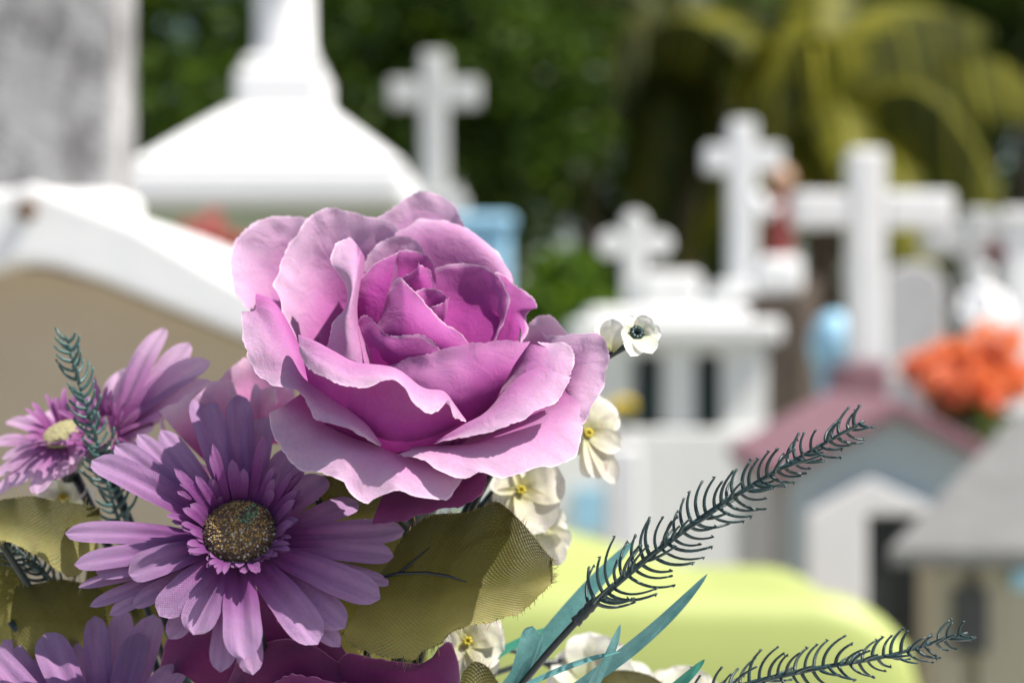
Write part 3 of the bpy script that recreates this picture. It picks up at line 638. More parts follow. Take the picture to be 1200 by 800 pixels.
# outer back petals
rp([zr((420,260,3.6),(470,270,3.8),(520,270,3.6)), zr((400,140,4.2),(480,115,4.6),(580,140,4.2)), zr((375,100,3.8),(430,65,4.4),(485,31,4.8),(540,38,4.8),(575,65,4.5),(592,108,4.0))], seed=1, v0=0.22)
rp([zr((290,390,2.6),(310,370,3),(330,340,3.3)), zr((150,330,3.0),(175,240,3.8),(260,190,4.3)), zr((88,292,1.6),(60,245,2.2),(53,190,2.7),(78,130,3.3),(130,92,3.8),(190,84,4.1),(250,92,4.3))], seed=2, v0=0.22)
rp([zr((470,320,2.6),(540,330,2.6),(620,340,2.4)), zr((445,210,2.5),(560,215,2.5),(672,300,1.9)), zr((434,135,2.6),(490,110,2.8),(545,108,2.8),(606,135,2.6),(655,182,2.3),(700,240,2.0)), zr((436,116,3.1),(490,90,3.7),(545,88,3.9),(612,117,3.6),(663,165,3.2),(697,210,2.8),(708,236,2.6))], seed=3, ruffle=0.0012, v0=0.12)
rp([zr((700,430,2.2),(760,440,2.2),(800,430,2.0)), zr((720,370,2.0),(770,370,2.2),(820,380,2.0)), zr((730,335,1.5),(760,314,1.8),(790,312,1.9),(815,330,1.9),(834,357,1.7))], seed=4, v0=0.22)
rp([zr((740,440,1.2),(770,470,1.0),(790,520,0.7)), zr((785,390,1.0),(850,420,0.3),(830,500,-0.6)), zr((770,347,1.2),(800,359,1.0),(850,351,0.8),(903,351,0.4),(926,395,0),(921,445,-0.5),(894,512,-1.2),(864,558,-1.7),(832,545,-1.5))], seed=5, v0=0.22)
# D : tall left petal, shaded hollow
rp([zr((300,420,2.4),(340,400,2.8),(400,340,3.2)), zr((226,380,1.3),(275,255,3.1),(400,190,3.3)), zr((212,385,-0.1),(180,320,0.2),(165,260,0.8),(168,215,1.3),(185,170,1.8),(215,110,2.4),(255,75,2.8),(300,66,3.1),(370,84,3.2),(430,100,3.1),(447,130,2.9))], seed=6, ruffle=0.0014, v0=0.12)
# BB small back petal
rp([zr((400,300,2.0),(440,310,2.2),(480,300,2.0)), zr((380,230,2.2),(440,190,2.5),(500,220,2.3)), zr((362,205,1.9),(385,160,2.1),(430,130,2.4),(470,135,2.5),(498,158,2.3),(508,192,2.1))], seed=7, v0=0.22)
# heart of the rose
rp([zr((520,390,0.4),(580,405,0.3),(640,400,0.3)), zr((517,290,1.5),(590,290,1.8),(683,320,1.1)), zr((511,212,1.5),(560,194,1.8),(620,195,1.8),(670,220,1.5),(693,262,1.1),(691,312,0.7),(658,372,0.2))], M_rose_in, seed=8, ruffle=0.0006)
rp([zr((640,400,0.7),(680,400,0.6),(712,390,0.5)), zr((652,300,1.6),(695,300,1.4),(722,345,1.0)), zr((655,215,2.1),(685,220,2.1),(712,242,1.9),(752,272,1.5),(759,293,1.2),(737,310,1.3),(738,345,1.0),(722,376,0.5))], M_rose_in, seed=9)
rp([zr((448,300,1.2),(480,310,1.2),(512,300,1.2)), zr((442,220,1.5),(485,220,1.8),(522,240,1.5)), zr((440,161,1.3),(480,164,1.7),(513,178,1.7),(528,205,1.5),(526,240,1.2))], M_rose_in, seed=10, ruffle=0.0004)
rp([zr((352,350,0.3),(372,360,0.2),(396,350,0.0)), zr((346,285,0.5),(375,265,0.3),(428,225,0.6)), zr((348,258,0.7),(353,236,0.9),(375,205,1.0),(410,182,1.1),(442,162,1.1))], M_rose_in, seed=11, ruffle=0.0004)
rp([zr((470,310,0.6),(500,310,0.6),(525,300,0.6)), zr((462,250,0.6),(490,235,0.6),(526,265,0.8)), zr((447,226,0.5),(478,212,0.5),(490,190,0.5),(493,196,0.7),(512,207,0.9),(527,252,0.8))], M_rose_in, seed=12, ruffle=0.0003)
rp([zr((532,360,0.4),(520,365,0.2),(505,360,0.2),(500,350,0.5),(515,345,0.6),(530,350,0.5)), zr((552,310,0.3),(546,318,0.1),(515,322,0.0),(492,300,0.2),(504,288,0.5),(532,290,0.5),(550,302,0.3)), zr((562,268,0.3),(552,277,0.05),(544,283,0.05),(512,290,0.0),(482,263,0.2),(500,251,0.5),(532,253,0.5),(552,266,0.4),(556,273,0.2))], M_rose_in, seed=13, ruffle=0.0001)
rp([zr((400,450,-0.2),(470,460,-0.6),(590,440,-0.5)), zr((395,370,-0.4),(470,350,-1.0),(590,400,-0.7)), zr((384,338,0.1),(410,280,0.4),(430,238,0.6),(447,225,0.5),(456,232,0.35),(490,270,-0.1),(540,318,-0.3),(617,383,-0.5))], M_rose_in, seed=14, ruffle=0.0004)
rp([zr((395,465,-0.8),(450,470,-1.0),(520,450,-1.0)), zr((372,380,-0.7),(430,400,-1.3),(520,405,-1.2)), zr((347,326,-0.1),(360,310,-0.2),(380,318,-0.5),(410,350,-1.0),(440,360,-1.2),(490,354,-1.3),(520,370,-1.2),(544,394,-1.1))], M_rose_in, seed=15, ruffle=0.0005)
# E : petal rolled to a pale tongue
rp([zr((400,470,1.2),(378,330,2.3),(374,250,2.9),(366,180,3.0)), zr((389,439,-0.3),(348,330,0.0),(351,240,0.4),(362,170,0.8)), zr((330,410,-1.0),(327,320,-0.8),(341,240,-0.3),(345,145,0.9)), zr((272,396,-0.2),(300,322,-0.2),(329,262,0.1),(308,222,0.2),(289,186,0.4),(300,150,0.7),(331,130,1.0))], v0=0.3, seed=16, ruffle=0.0004)
# K : upright petal in front of the heart, outer face seen
rp([zr((430,600,-0.6),(530,620,-1.0),(640,570,-0.5)), zr((408,500,-1.3),(530,510,-2.1),(690,455,-1.2)), zr((398,434,-0.8),(440,415,-1.2),(500,402,-1.5),(600,378,-1.5),(680,369,-1.0),(743,372,-0.4))], seed=17, ruffle=0.0004, v1=0.62)
# F : left petal with its rim rolled out
rp([zr((400,630,0.3),(330,560,0.6),(260,460,1.0),(220,380,1.8)), zr((403,606,-2.6),(370,560,-2.3),(300,505,-1.9),(232,450,-1.4),(215,400,-0.9),(195,350,-0.4),(160,282,0.3),(125,265,0.6)), zr((403,609,-2.8),(345,562,-2.9),(270,520,-2.6),(225,480,-2.1),(180,420,-1.5),(150,370,-1.1),(115,300,-0.1)), zr((402,612,-2.8),(330,573,-3.1),(260,553,-2.9),(240,530,-2.8),(215,487,-2.5),(150,467,-1.9),(110,432,-1.5),(90,372,-1.0),(83,300,0.0))], v0=0.1, seed=18, ruffle=0.0007)
# L1, L2 : right side
rp([zr((640,520,0.0),(690,460,0.2),(720,400,0.4)), zr((690,480,-1.0),(730,430,-0.7),(745,378,-0.2)), zr((800,470,-1.4),(790,430,-1.0),(780,385,-0.4)), zr((832,462,-1.3),(842,425,-1.0),(841,392,-0.6),(800,372,-0.2),(760,372,-0.1))], v0=0.2, seed=19)
rp([zr((540,630,-0.8),(610,590,-0.5),(680,520,-0.3),(730,470,-0.2)), zr((530,597,-2.5),(590,560,-2.3),(640,533,-2.1),(690,480,-1.8),(725,447,-1.6),(765,430,-1.5)), zr((530,600,-2.7),(620,565,-2.9),(700,520,-2.7),(760,475,-2.2),(800,440,-1.8)), zr((520,604,-2.8),(580,586,-3.1),(640,580,-3.3),(700,566,-3.3),(745,540,-3.1),(802,507,-2.7),(830,475,-2.2),(836,455,-1.9))], v0=0.15, seed=20, ruffle=0.0006)
# N, O, Q : low front petals
rp([zr((470,600,-0.8),(620,600,-0.4),(760,520,0.2),(800,470,0.6)), zr((470,618,-2.5),(620,612,-2.7),(760,570,-2.0),(850,500,-0.9)), zr((440,627,-2.6),(500,642,-3.3),(540,670,-3.7),(595,685,-3.8),(630,672,-3.7),(690,680,-3.7),(780,660,-3.3),(842,640,-2.8),(858,600,-2.3),(864,565,-1.7),(862,545,-1.5))], v0=0.2, seed=21)
rp([zr((250,470,0.4),(330,560,-0.2),(430,610,-0.6),(560,640,-0.8)), zr((190,510,-1.0),(300,590,-2.3),(430,640,-2.8),(560,680,-2.4)), zr((150,535,-1.0),(150,570,-1.3),(170,610,-2.0),(210,658,-2.8),(270,672,-3.3),(310,690,-3.5),(330,716,-3.6),(370,743,-3.7),(410,720,-3.7),(450,714,-3.8),(500,725,-3.9),(540,730,-3.7),(568,713,-3.2),(590,690,-2.6))], v0=0.15, seed=22, ruffle=0.0012)
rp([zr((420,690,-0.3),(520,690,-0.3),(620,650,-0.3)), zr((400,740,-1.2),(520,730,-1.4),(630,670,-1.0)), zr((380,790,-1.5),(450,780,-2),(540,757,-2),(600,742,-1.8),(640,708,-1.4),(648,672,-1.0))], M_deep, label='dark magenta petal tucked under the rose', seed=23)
# G : front petal, its pale rim rolled over toward the viewer
rp([zr((330,650,-0.9),(430,660,-1.1),(560,620,-1.0)), zr((250,510,-1.9),(350,555,-2.3),(430,580,-2.5),(520,580,-2.3),(596,560,-1.8)), zr((217,362,-1.4),(260,378,-2.0),(300,400,-2.3),(350,424,-2.5),(440,440,-2.5),(500,480,-2.6),(545,487,-2.5),(572,520,-2.3),(597,550,-1.9)), zr((216,378,-1.9),(250,406,-2.7),(295,431,-3.1),(340,450,-3.3),(430,450,-3.2),(480,497,-3.4),(530,509,-3.3),(560,515,-2.8),(597,551,-2.1)), zr((218,392,-2.0),(240,435,-2.9),(290,462,-3.4),(330,476,-3.6),(370,476,-3.5),(420,460,-3.4),(455,476,-3.6),(485,520,-3.8),(520,531,-3.7),(557,506,-3.2),(566,540,-2.9),(597,553,-2.1))], nu=90, nv=50, seed=24, ruffle=0.0003)
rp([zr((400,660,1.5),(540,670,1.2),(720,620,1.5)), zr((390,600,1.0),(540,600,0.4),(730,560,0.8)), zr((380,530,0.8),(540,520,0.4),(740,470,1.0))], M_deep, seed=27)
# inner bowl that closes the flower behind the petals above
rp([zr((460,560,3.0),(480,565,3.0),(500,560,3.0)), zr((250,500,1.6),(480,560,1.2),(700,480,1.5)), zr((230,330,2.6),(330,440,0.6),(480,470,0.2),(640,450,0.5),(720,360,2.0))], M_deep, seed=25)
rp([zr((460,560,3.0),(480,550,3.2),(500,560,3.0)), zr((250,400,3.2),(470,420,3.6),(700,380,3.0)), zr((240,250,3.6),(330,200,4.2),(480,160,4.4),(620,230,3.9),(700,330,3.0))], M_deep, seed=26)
mb = MB(); mb.lathe([(0.002, -0.03), (0.006, -0.024), (0.011, -0.010), (0.012, 0.0), (0.006, 0.004)], Z(480, 600, 3.2), 16); mb.build('calyx', M_stem, rose)
stem_part(rose, Z(480, 640, 3.2), 0.0022)

def disc_part(parent, c, nrm, r, h, n=1500, mat=None):
    """domed flower centre covered with little grains"""
    nrm = Vector(nrm).normalized(); a = nrm.orthogonal().normalized(); b = nrm.cross(a); mb = MB()
    rings = 9; seg = 28; verts = []; 
    for i in range(rings):
        q = i / (rings - 1) * math.pi / 2
        for k in range(seg):
            an = 2 * math.pi * k / seg
            verts.append(c + (a * math.cos(an) + b * math.sin(an)) * r * math.cos(q) + nrm * h * math.sin(q))
    mb.add(verts, [(i*seg+k, i*seg+(k+1) % seg, (i+1)*seg+(k+1) % seg, (i+1)*seg+k) for i in range(rings-1) for k in range(seg)], var=0.1)
    ico = [(0,0,1),(1,0,0),(0,1,0),(-1,0,0),(0,-1,0),(0,0,-1)]; icf = [(0,1,2),(0,2,3),(0,3,4),(0,4,1),(5,2,1),(5,3,2),(5,4,3),(5,1,4)]
    for i in range(n):
        z = (i + 0.5) / n; an = i * 2.39996 + random.uniform(-.2, .2); q = math.asin(min(1, z)); 
        p = c + (a * math.cos(an) + b * math.sin(an)) * r * math.cos(q) * 1.01 + nrm * h * math.sin(q)
        s = r * random.uniform(0.022, 0.052)
        zone = noise.noise(p * 90); 
        vv = random.random() ** 1.5 * 0.5
        if z > 0.6 and random.random() < .75: vv = 0.45 + 0.22 * random.random() if (p.x - c.x) / r + zone * 1.6 < .75 else 0.72 + 0.1 * random.random()
        if random.random() < (0.16 if p.z < c.z + .25 * r else .04): vv = 0.93 + .07 * random.random()
        jit = [Vector((random.uniform(-.3,.3), random.uniform(-.3,.3), random.uniform(-.3,.3))) for _ in ico]
        mb.add([p + (Vector(v) + j) * s for v, j in zip(ico, jit)], icf, var=vv)
    return mb.build('flower_centre', mat or M_disc, parent, smooth=False)

def gerbera(label, c, D, tips, nrm, r_px, inner=30, inner_len=1.0, reflex=0.8, mat=None, dome=0.55, group='cloth daisies in the bouquet', disc=True, stem_to=None, nl=20, wide=1.10, dmat=None):
    """tips: (px, py, width px, layer) of each long petal"""
    cp = P(c[0], c[1], D); g = thing('daisy', label, 'flower', cp, group)
    nrm = Vector(nrm).normalized(); px = D / F; R = r_px * px
    for i, (tx, ty, wd, lay) in enumerate(tips):
        q = P(tx, ty, D); off = q - cp
        off.y = -(nrm.x * off.x + nrm.z * off.z) / nrm.y
        tip = cp + off + Vector((0, reflex / 100 + lay * 0.004, 0)); tip = P(tx, ty, tip.y)
        d = off.normalized(); base = cp + d * R * 0.85 - nrm * (0.0015 + lay * 0.0025)
        L = (tip - base).length
        mb = MB(); strap(mb, base, tip, wd * px * wide, nrm, bow=random.uniform(0.05, 0.11), droop=0.0, groove=0.26, w0=0.58, cup=random.uniform(.02, .3), seed=i + tx, side=random.uniform(-.03, .03), nl=nl, nw=11, wmax=.66, round_=.7)
        mb.build('petal', mat or M_daisy, g)
    if inner:
        a = nrm.orthogonal().normalized(); b = nrm.cross(a); mb = MB()
        for i in range(inner * 3):
            an = 2 * math.pi * (i + random.uniform(-.3, .3)) / inner; row = i % 3
            d = a * math.cos(an) + b * math.sin(an)
            ln = R * (0.32 + 0.30 * row + random.uniform(-.16, .2)) * inner_len * (1.3 if d.z > 0.1 else 0.72)
            bs = cp + d * R * 0.95 + nrm * R * 0.05
            d = (d + Vector((random.uniform(-.2,.2), 0, random.uniform(-.2,.2)))).normalized(); strap(mb, bs, bs + d * ln + nrm * ln * random.uniform(0.5, 1.3 - 0.2 * row), R * random.uniform(0.15, 0.34), nrm - d * 0.8, bow=random.uniform(.02,.25), w0=0.7, nl=9, nw=7, seed=i, cup=0.2, v0=0.0, vs=0.45)
        o = mb.build('inner_petal_ring', mat or M_daisy, g)
    if disc: disc_part(g, cp - nrm * R * 0.05, nrm, R, R * dome, mat=dmat)
    mb = MB(); mb.lathe([(0.0015, -0.012), (R * 0.8, -0.004), (R * 0.9, 0.0)], cp + Vector((0, 0.004, -0.004)), 12); mb.build('calyx', M_stem, g)
    stem_part(g, cp + Vector((0, 0.006, -0.010)))
    return g

def z3(l): return [(60 + x / 2.222, 440 + y / 2.222, w_, k) for x, y, w_, k in l]
gerbera('large mauve daisy with a grainy brown centre, shaded by the big rose', (281, 625), 0.482,
    z3([(385,50,37,1),(488,50,33,1),(555,108,34,2),(640,190,38,2),(712,262,38,2),(285,142,26,2),(225,152,24,2),(168,180,30,2),(106,220,36,1),
        (36,410,29,1),(60,492,28,1),(116,512,32,1),(202,516,38,0),(70,550,16,3),(100,600,18,3),(152,623,22,3),(212,600,24,2),
        (282,625,38,0),(306,684,28,2),(370,674,40,0),(440,772,30,2),(503,740,40,0),(525,778,30,2),(694,699,40,0),(752,706,26,2),(766,656,38,1),
        (857,580,38,0),(893,470,32,1),(920,402,34,1),(886,542,20,3),(800,330,30,3)]), (0.05, -0.78, 0.62), 43, dome=.62)
def z2(l): return [(x / 1.86, 370 + y / 1.86, w_, k) for x, y, w_, k in l]
gerbera('small sunlit pink daisy at the far left, seen from its edge', (76, 508), 0.548,
    z2([(-10,350,20,0),(28,372,20,0),(80,390,22,0),(125,357,22,0),(168,322,22,0),(-20,275,20,1),(18,228,18,1),(60,216,18,1),(105,206,18,1),(5,308,20,0),(196,262,20,1),(150,345,18,1),(50,345,20,1),(-5,390,18,1)]),
    (-0.15, -0.52, 0.85), 26, inner=20, mat=M_daisy_sunlit, dome=0.35, wide=1.2, dmat=M_disc_pale)
gerbera('lilac daisy with long upswept petals beside the green sprig', (118, 508), 0.536,
    z2([(356,26,32,1),(411,58,34,1),(458,98,34,0),(468,150,30,0),(318,92,30,2),(336,236,22,0),(300,258,20,0),(168,186,22,1),(260,120,30,2),(370,205,26,1),(215,330,20,0),(300,300,20,0)]),
    (-0.35, -0.60, 0.50), 26, inner=18, dome=0.4, mat=M_daisy_sunlit, wide=1.3, disc=False)
gerbera('mauve daisy half cut off by the lower left corner', (112, 905), 0.474,
    z2([(-40,715,38,1),(8,705,30,2),(98,690,44,0),(205,653,34,1),(268,640,34,2),(335,650,44,1),(150,705,34,2),(395,760,40,0),(-70,800,40,0),(305,690,38,0),(60,730,34,2)]),
    (0.0, -0.80, 0.60), 46, wide=1.0)

# pink rose behind, deep rose below
pk = thing('rose', 'soft pink cloth rose half hidden behind the daisy and the big rose', 'flower', P(275, 520, .545))
def pp(parent, rows, D, mat, seed, **k):
    mb = MB(); patch(mb, [[P(x, y, D + d / 100) for x, y, d in r] for r in rows], nu=40, nv=24, seed=seed, **k); return mb.build('petal', mat, parent)
pp(pk, [[(280,520,1),(310,520,1),(340,520,1)], [(255,470,1.2),(300,450,2),(345,470,1.2)], [(250,460,.3),(262,440,1),(285,420,2),(315,418,2),(345,440,1.5)]], .535, M_pink, 31)
pp(pk, [[(240,540,0),(260,540,0),(290,530,0)], [(205,505,-1),(250,480,-1.4),(290,490,-1)], [(186,482,-.5),(215,466,-1.2),(246,448,-1),(272,446,-.6),(283,470,-.3),(300,486,-.2)]], .535, M_pink, 32)
pp(pk, [[(295,510,0),(305,512,-.3),(318,508,0)], [(292,475,0),(305,480,-.6),(322,478,0)], [(296,448,.2),(306,455,-.3),(322,452,.2),(326,470,.5)]], .535, M_pink, 33)
pp(pk, [[(235,545,1),(250,560,.5),(270,560,0)], [(205,530,0),(230,545,-1),(260,550,-1)], [(188,484,-.3),(190,505,-.8),(210,528,-1.2),(240,548,-1.5)]], .535, M_pink, 34)
stem_part(pk, P(280, 540, .55))
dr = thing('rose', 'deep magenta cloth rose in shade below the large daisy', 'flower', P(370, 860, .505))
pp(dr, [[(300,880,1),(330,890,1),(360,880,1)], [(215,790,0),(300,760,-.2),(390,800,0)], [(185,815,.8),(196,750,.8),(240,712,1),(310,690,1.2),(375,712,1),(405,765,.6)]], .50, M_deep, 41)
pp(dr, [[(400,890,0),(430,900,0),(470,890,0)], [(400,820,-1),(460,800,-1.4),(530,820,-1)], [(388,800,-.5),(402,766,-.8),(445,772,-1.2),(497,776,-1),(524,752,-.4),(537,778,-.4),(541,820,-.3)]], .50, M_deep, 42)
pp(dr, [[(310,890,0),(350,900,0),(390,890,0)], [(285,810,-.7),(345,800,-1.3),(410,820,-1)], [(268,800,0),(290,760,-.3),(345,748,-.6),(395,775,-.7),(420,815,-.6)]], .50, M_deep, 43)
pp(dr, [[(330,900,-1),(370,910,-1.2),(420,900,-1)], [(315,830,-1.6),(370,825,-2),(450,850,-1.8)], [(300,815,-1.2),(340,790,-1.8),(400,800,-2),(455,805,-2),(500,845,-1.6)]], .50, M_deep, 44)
stem_part(dr, P(380, 890, .51))

# small white and cream flowers
def blossom(label, c, D, tips, nrm, mat, bw=1.0, heart=M_stem, cupd=0.6, cat='flower', stamens=6, sc=0.75, group='small white and cream blossoms'):
    cp = P(c[0], c[1], D); g = thing('blossom', label, cat, cp, group); nrm = Vector(nrm).normalized(); px = D / F
    for i, (tx, ty, wd, dd) in enumerate(tips):
        mb = MB(); strap(mb, cp, P(tx, ty, D + dd / 100), wd * px * bw, nrm, bow=0.12, w0=0.35, wmax=0.6, groove=0.05, cup=0.25, seed=i * 3 + c[0], nl=16, nw=11, droop=0.05)
        mb.build('petal', mat, g)
    mb = MB()
    for k in range(stamens):
        an = 2 * math.pi * k / max(stamens, 1); a = nrm.orthogonal().normalized(); b = nrm.cross(a)
        d = (a * math.cos(an) + b * math.sin(an)) * 6 * px * sc + nrm * 9 * px * sc
        mb.tube([cp, cp + d * 0.6, cp + d], [1.6 * px * sc, 2.2 * px * sc, 2.6 * px * sc], 6)
    mb.build('stamens', heart, g)
    stem_part(g, cp + Vector((-0.002, 0.004, -0.003)), 0.0010, via=P(400, 560, .545) if c[0] > 600 else None)
    return g
M_yellow = plain_mat('yellow_stamen', (0.55, 0.45, 0.03), scale=300, bump=.1, bdist=.0003)
blossom('small white bell flower with dark green stamens right of the rose', (744, 393), 0.505, [(764,374,26,-.2),(775,392,26,-.3),(764,413,28,-.8),(740,416,26,-.9),(730,398,24,-.4),(744,370,26,.3)], (0.2, -0.9, 0.35), M_white, heart=M_needle, stamens=9, sc=1.15)
blossom('closed white bud beside the bell flower at the rose edge', (716, 412), 0.51, [(702,378,26,0),(718,374,28,-.4),(730,386,24,0),(712,380,26,.4),(724,376,20,.6)], (0.0, -0.6, 0.8), M_white, stamens=0)
blossom('cream blossom with a yellow heart and white drooping petals under the right rose petals', (688, 508), 0.54, [(715,470,40,.4),(703,462,30,.8),(728,524,30,-.2),(722,566,26,-.4),(702,560,28,-.5),(664,522,34,0),(690,560,26,0),(727,490,22,.3)], (0.25, -0.85, 0.2), M_cream, heart=M_yellow, stamens=8)
blossom('cream blossom with broad petals peeking out below the rose', (610, 575), 0.54, [(662,562,52,0),(640,622,50,-.5),(655,596,44,.3),(585,600,40,0),(580,556,40,.3),(622,545,40,.6),(600,622,34,0)], (0.1, -0.9, 0.3), M_cream, heart=M_yellow)
blossom('pale yellow blossom hanging beside the olive leaf tip', (632, 618), 0.545, [(665,612,38,.4),(657,661,30,-.4),(636,650,30,-.3),(668,640,28,.2),(610,640,30,0)], (0.3, -0.8, 0.1), M_cream, heart=M_yellow, stamens=4)
blossom('cream blossom low between the olive leaf and the blades', (548, 752), 0.53, [(585,725,50,0),(590,765,50,-.2),(540,800,44,-.3),(520,760,40,0),(560,715,40,.4),(575,795,40,0)], (0.0, -0.9, 0.4), M_cream, heart=M_yellow)
blossom('blurred white blossom at the bottom behind the teal blades', (690, 800), 0.565, [(730,755,60,0),(690,740,56,.3),(655,765,56,.2),(745,790,50,-.2),(640,800,50,0),(700,840,50,-.4),(770,800,50,.3)], (0.0, -0.8, 0.6), M_white, heart=M_yellow)
blossom('blurred cream blossom at the bottom under the second sprig', (800, 825), 0.575, [(830,790,50,0),(790,780,56,.3),(755,800,50,.2),(850,815,44,-.2)], (0.0, -0.8, 0.6), M_cream, heart=M_yellow)
blossom('white blossom above the left leaf and below the small daisy', (75, 585), 0.555, [(50,570,40,0),(95,560,44,0),(110,590,40,0),(70,610,40,-.3),(40,600,36,0)], (0.0, -0.8, 0.6), M_white, heart=M_yellow)
blossom('small white blossom behind the sprigs at the left frame edge', (10, 645), 0.555, [(25,635,28,0),(0,660,30,0),(20,665,28,-.2),(-15,640,30,.2),(5,625,26,.2)], (0.0, -0.8, 0.6), M_white, heart=M_yellow)

# leaves : woven cloth, frayed on the cut edge
def leaf(label, rows, D, stem_at, fringe=0, vein=None, group='olive cloth leaves', seed=0, mat=None):
    R = [[P(x, y, D + d / 100) for x, y, d in r] for r in rows]
    g = thing('leaf', label, 'leaf', R[1][0], group)
    mb = MB(); G = patch(mb, R, nu=70, nv=36, ruffle=0.0010, fray=0.0006, seed=seed); mb.build('blade', mat or M_leaf, g)
    if vein:
        mb = MB()
        for pts in vein: mb.tube([P(x, y, D + d / 100) for x, y, d in pts], [0.0006] + [0.0005] * (len(pts) - 2) + [0.0002], 6)
        mb.build('vein', M_stem, g)
    if fringe:
        mb = MB(); nv, nu = G.shape[:2]
        edge = [(G[-1, i], G[-1, i] - G[-4, i]) for i in range(nu)] + [(G[j, -1], G[j, -1] - G[j, -4]) for j in range(nv)] + [(G[0, i], G[0, i] - G[3, i]) for i in range(nu)]
        for q in range(fringe):
            p, d = random.choice(edge); p = Vector(p); d = Vector(d).normalized()
            big = random.random() < 0.15
            ln = random.uniform(0.0005, 0.0015) * (2.0 if big else 1)
            e = p + d * ln + Vector((random.uniform(-1, 1), random.uniform(-1, 1), random.uniform(-1, 1))) * ln * 0.7
            p = p - d * 0.0006
            mb.tube([p, (p + e) / 2 + Vector((0, 0, random.uniform(-.2, .2) * ln)), e], [0.00010, 0.00008, 0.00005], 4, var=.5)
        mb.build('frayed_threads', M_thread, g)
    stem_part(g, R[1][0], 0.0011)
    return g
def z4(*l): return [(360 + x / 3.076, 540 + y / 3.076, d) for x, y, d in l]
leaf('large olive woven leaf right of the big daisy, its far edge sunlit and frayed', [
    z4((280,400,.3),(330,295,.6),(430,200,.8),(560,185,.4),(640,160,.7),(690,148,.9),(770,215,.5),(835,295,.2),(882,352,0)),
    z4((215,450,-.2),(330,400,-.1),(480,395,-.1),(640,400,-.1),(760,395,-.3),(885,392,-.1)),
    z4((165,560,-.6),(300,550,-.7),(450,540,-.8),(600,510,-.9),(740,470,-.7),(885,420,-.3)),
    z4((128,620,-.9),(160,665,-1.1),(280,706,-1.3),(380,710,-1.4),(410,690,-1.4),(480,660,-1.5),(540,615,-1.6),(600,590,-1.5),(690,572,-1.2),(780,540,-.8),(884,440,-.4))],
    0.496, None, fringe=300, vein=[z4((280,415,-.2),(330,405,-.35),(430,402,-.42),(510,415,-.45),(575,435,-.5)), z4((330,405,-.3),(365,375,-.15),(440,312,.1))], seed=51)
def z5(*l): return [(x / 3.333, 560 + y / 3.333, d) for x, y, d in l]
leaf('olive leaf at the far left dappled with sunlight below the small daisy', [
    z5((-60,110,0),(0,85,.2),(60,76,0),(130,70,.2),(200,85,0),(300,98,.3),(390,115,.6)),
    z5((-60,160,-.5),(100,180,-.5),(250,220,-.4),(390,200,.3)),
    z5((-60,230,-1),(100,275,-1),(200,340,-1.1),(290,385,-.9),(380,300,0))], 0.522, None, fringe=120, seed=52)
leaf('dark olive leaf deep in shade left of the big daisy', [
    z5((60,420,.3),(150,410,.4),(250,395,.4),(400,430,.6)), z5((40,560,0),(150,550,0),(300,560,.2),(420,560,.5)), z5((60,720,-.3),(180,760,-.3),(330,740,0),(440,680,.5))], 0.515, None, fringe=60, seed=53)
leaf('yellowish olive leaf cut off by the left frame edge', [
    z5((-120,300,.5),(0,290,.6),(70,330,.6),(120,400,.7)), z5((-150,450,.2),(0,470,.2),(80,500,.4),(110,520,.6)), z5((-120,680,0),(0,690,0),(60,640,.2),(90,560,.5))], 0.53, None, fringe=40, seed=54)
leaf('narrow dark leaf tucked under the big rose beside the daisy', [
    z4((20,70,.2),(90,50,.4),(220,110,.6),(400,110,1)), z4((40,140,-.2),(110,170,0),(240,170,.4),(400,140,.9)), z4((60,230,-.5),(110,260,-.3),(210,240,.1),(330,180,.6))], 0.51, None, fringe=90, seed=55)
leaf('olive leaf in shadow behind the stems between the daisy and the large leaf', [
    z4((-40,120,1),(80,120,1),(200,180,1),(330,200,1)), z4((-40,300,.8),(100,300,.8),(220,320,.8),(340,300,.8)), z4((-20,480,.6),(110,500,.6),(220,480,.6),(320,420,.6))], 0.53, None, fringe=30, seed=56)
leaf('olive leaf under the petals of the big daisy near the lower daisy', [
    z5((340,330,1),(480,330,1),(600,380,1),(700,480,1)), z5((330,470,.8),(480,500,.8),(600,540,.8),(700,560,.8)), z5((350,640,.6),(480,680,.6),(600,700,.6),(700,660,.6))], 0.54, None, fringe=30, seed=57)
leaf('small olive leaf at the bottom edge beside the magenta rose', [
    z4((560,760,0),(600,722,.2),(650,740,.2),(690,800,.3)), z4((550,810,-.2),(610,800,-.1),(690,840,.2)), z4((560,880,-.4),(620,890,-.4),(700,880,0))], 0.505, None, fringe=60, seed=58)
leaf('small shaded leaf at the bottom under the teal blades', [
    [(690,800,0),(720,785,.2),(760,790,.2),(790,810,.3)], [(690,820,-.2),(730,815,-.1),(790,830,.2)], [(700,850,-.4),(740,850,-.4),(790,850,0)]], 0.54, None, fringe=30, seed=59)

leaf('dark olive leaf deep in the bouquet behind the lower right petals of the big daisy', [
    [(320,650,.6),(380,640,.6),(440,650,.7),(490,690,.8)], [(310,720,.4),(380,720,.4),(450,720,.5),(500,740,.6)], [(320,800,.2),(380,820,.2),(450,820,.3),(500,800,.4)]], 0.535, None, seed=60)
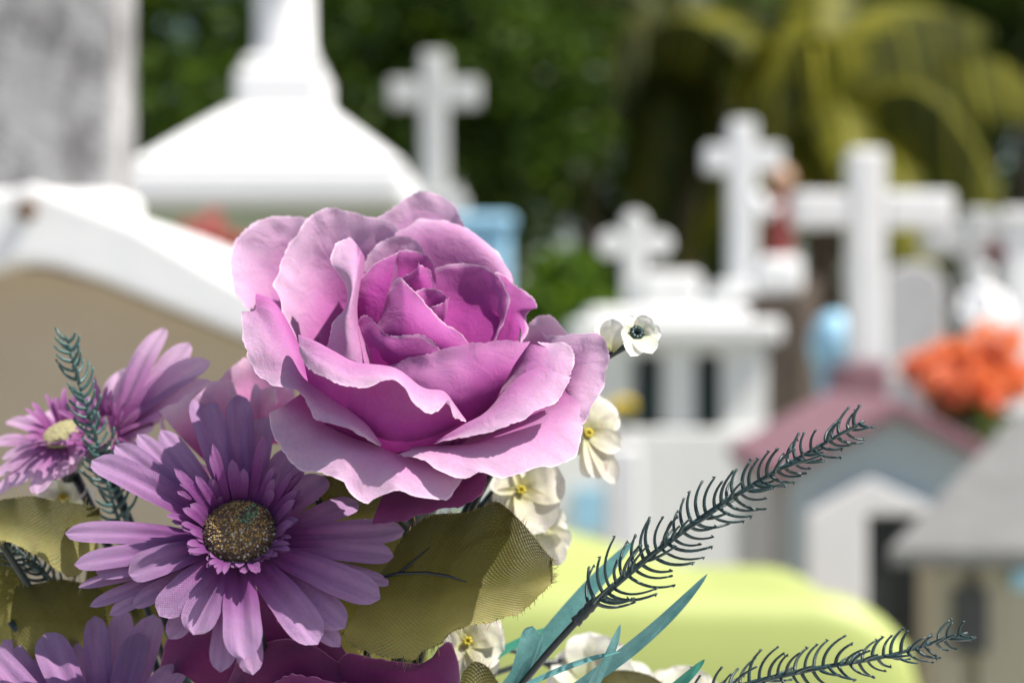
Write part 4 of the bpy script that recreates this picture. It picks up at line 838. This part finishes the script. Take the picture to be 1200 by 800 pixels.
# green plastic sprigs with curved needles
def sprig(label, pts, D, n, l0, l1, rad=2.4, needle_r=2.1, stem_pts=None, sheath=None, out=1.0, seed=0, spread=1.0, hook=True, to_vase=True, mat=None):
    """pts: control pixels (px, py, d cm) of the needled axis from foot to tip"""
    rnd = random.Random(seed); px = D / F
    W = [P(x, y, D + d / 100) for x, y, d in pts]; ax = [Vector(q) for q in catmull([tuple(p) for p in W], np.linspace(0, 1, 60))]
    g = thing('sprig', label, 'sprig', ax[0], 'dark green plastic sprigs')
    mb = MB(); mb.tube(ax, [px * (rad * 1.75 - rad * 1.05 * i / 59) for i in range(60)], 8); mb.build('twig', mat or M_needle, g)
    mb = MB()
    for i in range(n):
        t = min(.985, max(.004, (i + 0.4 + rnd.uniform(-.5, .5)) / n * 0.985))
        if rnd.random() < .06: continue
        k = min(int(t * 59), 58); p = ax[k].lerp(ax[k+1], t * 59 - k); a = (ax[k+1] - ax[k]).normalized()
        u = a.orthogonal().normalized(); v = a.cross(u); an = i * 2.2 + rnd.uniform(-.35, .35)
        o = u * math.cos(an) + v * math.sin(an)
        L = (l0 + (l1 - l0) * t) * px * rnd.uniform(0.72, 1.15)
        if t > 0.95: L *= 0.8
        lean = (0.5 + 0.12 * t) * spread * rnd.uniform(.7, 1.35)
        p1 = p + o * L * 0.55 * out + a * L * 0.08; p2 = p + o * L * 0.80 * out + a * L * lean * 1.15
        c = bez(p, p1, p2, 9); r = needle_r * px * rnd.uniform(0.85, 1.1)
        mb.tube(c, [r * (1.2 - 0.55 * j / 8) for j in range(9)], 6, var=rnd.random())
        if hook:
            tdir = (c[-1] - c[-2]).normalized(); sdir = tdir.orthogonal().normalized(); sdir = (sdir * math.cos(an * 3) + tdir.cross(sdir) * math.sin(an * 3))
            mb.tube([c[-1] - tdir * r * 1.2, c[-1] + tdir * r * 0.6, c[-1] + sdir * r * 1.5 - tdir * r * 0.3], [r * 0.75, r * 0.85, r * 0.3], 5)
    mb.build('needles', mat or M_needle, g)
    if sheath:
        mb = MB(); S = [P(x, y, D + d / 100) for x, y, d in sheath]; mb.tube([S[0].lerp(S[1], j / 9) for j in range(10)], [px * 6.3 * (1 + 0.12 * math.sin(j * 2.3)) * (1.12 if j == 0 else 1) for j in range(10)], 10); mb.build('sheath', M_stem, g)
    S = [P(x, y, D + d / 100) for x, y, d in (stem_pts or [pts[0]])]
    end = [VASE + Vector((rnd.uniform(-.01, .02), rnd.uniform(-.01, .01), -.02))]
    cv = ([Vector(q) for q in catmull([tuple(q) for q in S], np.linspace(0, 1, 16))] if len(S) > 1 else [S[0]]); td = (S[-1] - S[-2]).normalized() if len(S) > 1 else (end[0] - S[0]).normalized()
    cv = cv[:-1] + bez(S[-1], S[-1] + td * .06, end[0], 20)
    mb = MB(); mb.tube(cv, px * 4.2, 8); mb.build('stem', M_stem, g)
    return g
sprig('long dark green needle sprig in sharp focus reaching up to the right', [(690,711,0),(760,653,0),(840,594,.1),(930,540,.2),(1013,493,.3)], 0.488, 108, 52, 25, stem_pts=[(692,709,0),(676,727,0),(645,761,.2),(610,803,.5)], sheath=[(674,729,0),(699,703,0)], seed=3)
sprig('needle sprig low in the right corner with its foot below the frame', [(790,832,.5),(870,803,.4),(950,784,.2),(1040,768,0),(1134,741,0)], 0.497, 88, 46, 24, stem_pts=[(790,832,.5),(760,850,.8)], seed=5, needle_r=1.9)
sprig('short upright needle sprig between the two daisies at the left', [(150,640,.6),(128,575,.3),(108,500,0),(92,450,0),(77,392,0)], 0.528, 76, 36, 20, stem_pts=[(150,640,.6),(165,690,.8)], seed=8, rad=1.3, mat=M_needle_blue, needle_r=2.1, out=1.0, spread=1.0, hook=False)
sprig('dark needle sprig in the shade behind the left leaves', [(75,700,.3),(45,665,.2),(15,640,.1),(-20,615,0)], 0.525, 44, 36, 24, stem_pts=[(75,700,.3),(120,760,.8)], seed=9)

# teal plastic grass blades, one spray joined below the frame
gs = thing('grass_spray', 'spray of glossy teal plastic blades at the foot of the long sprig', 'plastic grass', P(620, 860, .515))
def blade(base, tip, wpx, D, nrm=(0.2, -0.9, 0.3), bow=.05, mat=None, db=0, dt=0, side=0.0, wmax=.35, round_=.1, w0=.7, cup=.25):
    mb = MB(); a = P(*base, D + db / 100); b = P(*tip, D + dt / 100)
    strap(mb, a, b, wpx * D / F, nrm, bow=bow, w0=w0, wmax=wmax, round_=round_, groove=0.10, cup=cup, seed=base[0], nl=26, nw=9, side=side)
    return mb.build('blade', mat or M_blade, gs)
blade((575,830), (742,634), 21, .512, db=.4, dt=1.0, wmax=.5, side=-.03)
blade((655,818), (829,672), 17, .50, db=.3, dt=-.2, side=.07, nrm=(.45, -.8, .3))
blade((592,835), (624,733), 22, .495, side=.02, wmax=.8, round_=.9)
blade((600,835), (636,742), 12, .493, nrm=(.8, -.5, 0), side=.04)
blade((520,800), (640,735), 15, .53, mat=M_blade_green, side=.05, nrm=(0, -.6, .8))
blade((672,835), (727,731), 20, .487, nrm=(.75, -.6, .2), side=.05)
blade((610,806), (728,763), 8, .486, nrm=(.1, -.7, .7), side=-.05)
blade((760,830), (826,772), 13, .50, side=.04, mat=M_blade_green)
blade((690,830), (770,800), 12, .51, side=.05)
mb = MB(); mb.tube([P(620, 830, .505), P(610, 860, .51), (P(610, 860, .51) + VASE) / 2, VASE], [.006, .003, .002, .002], 8); mb.build('foot', M_stem, gs)
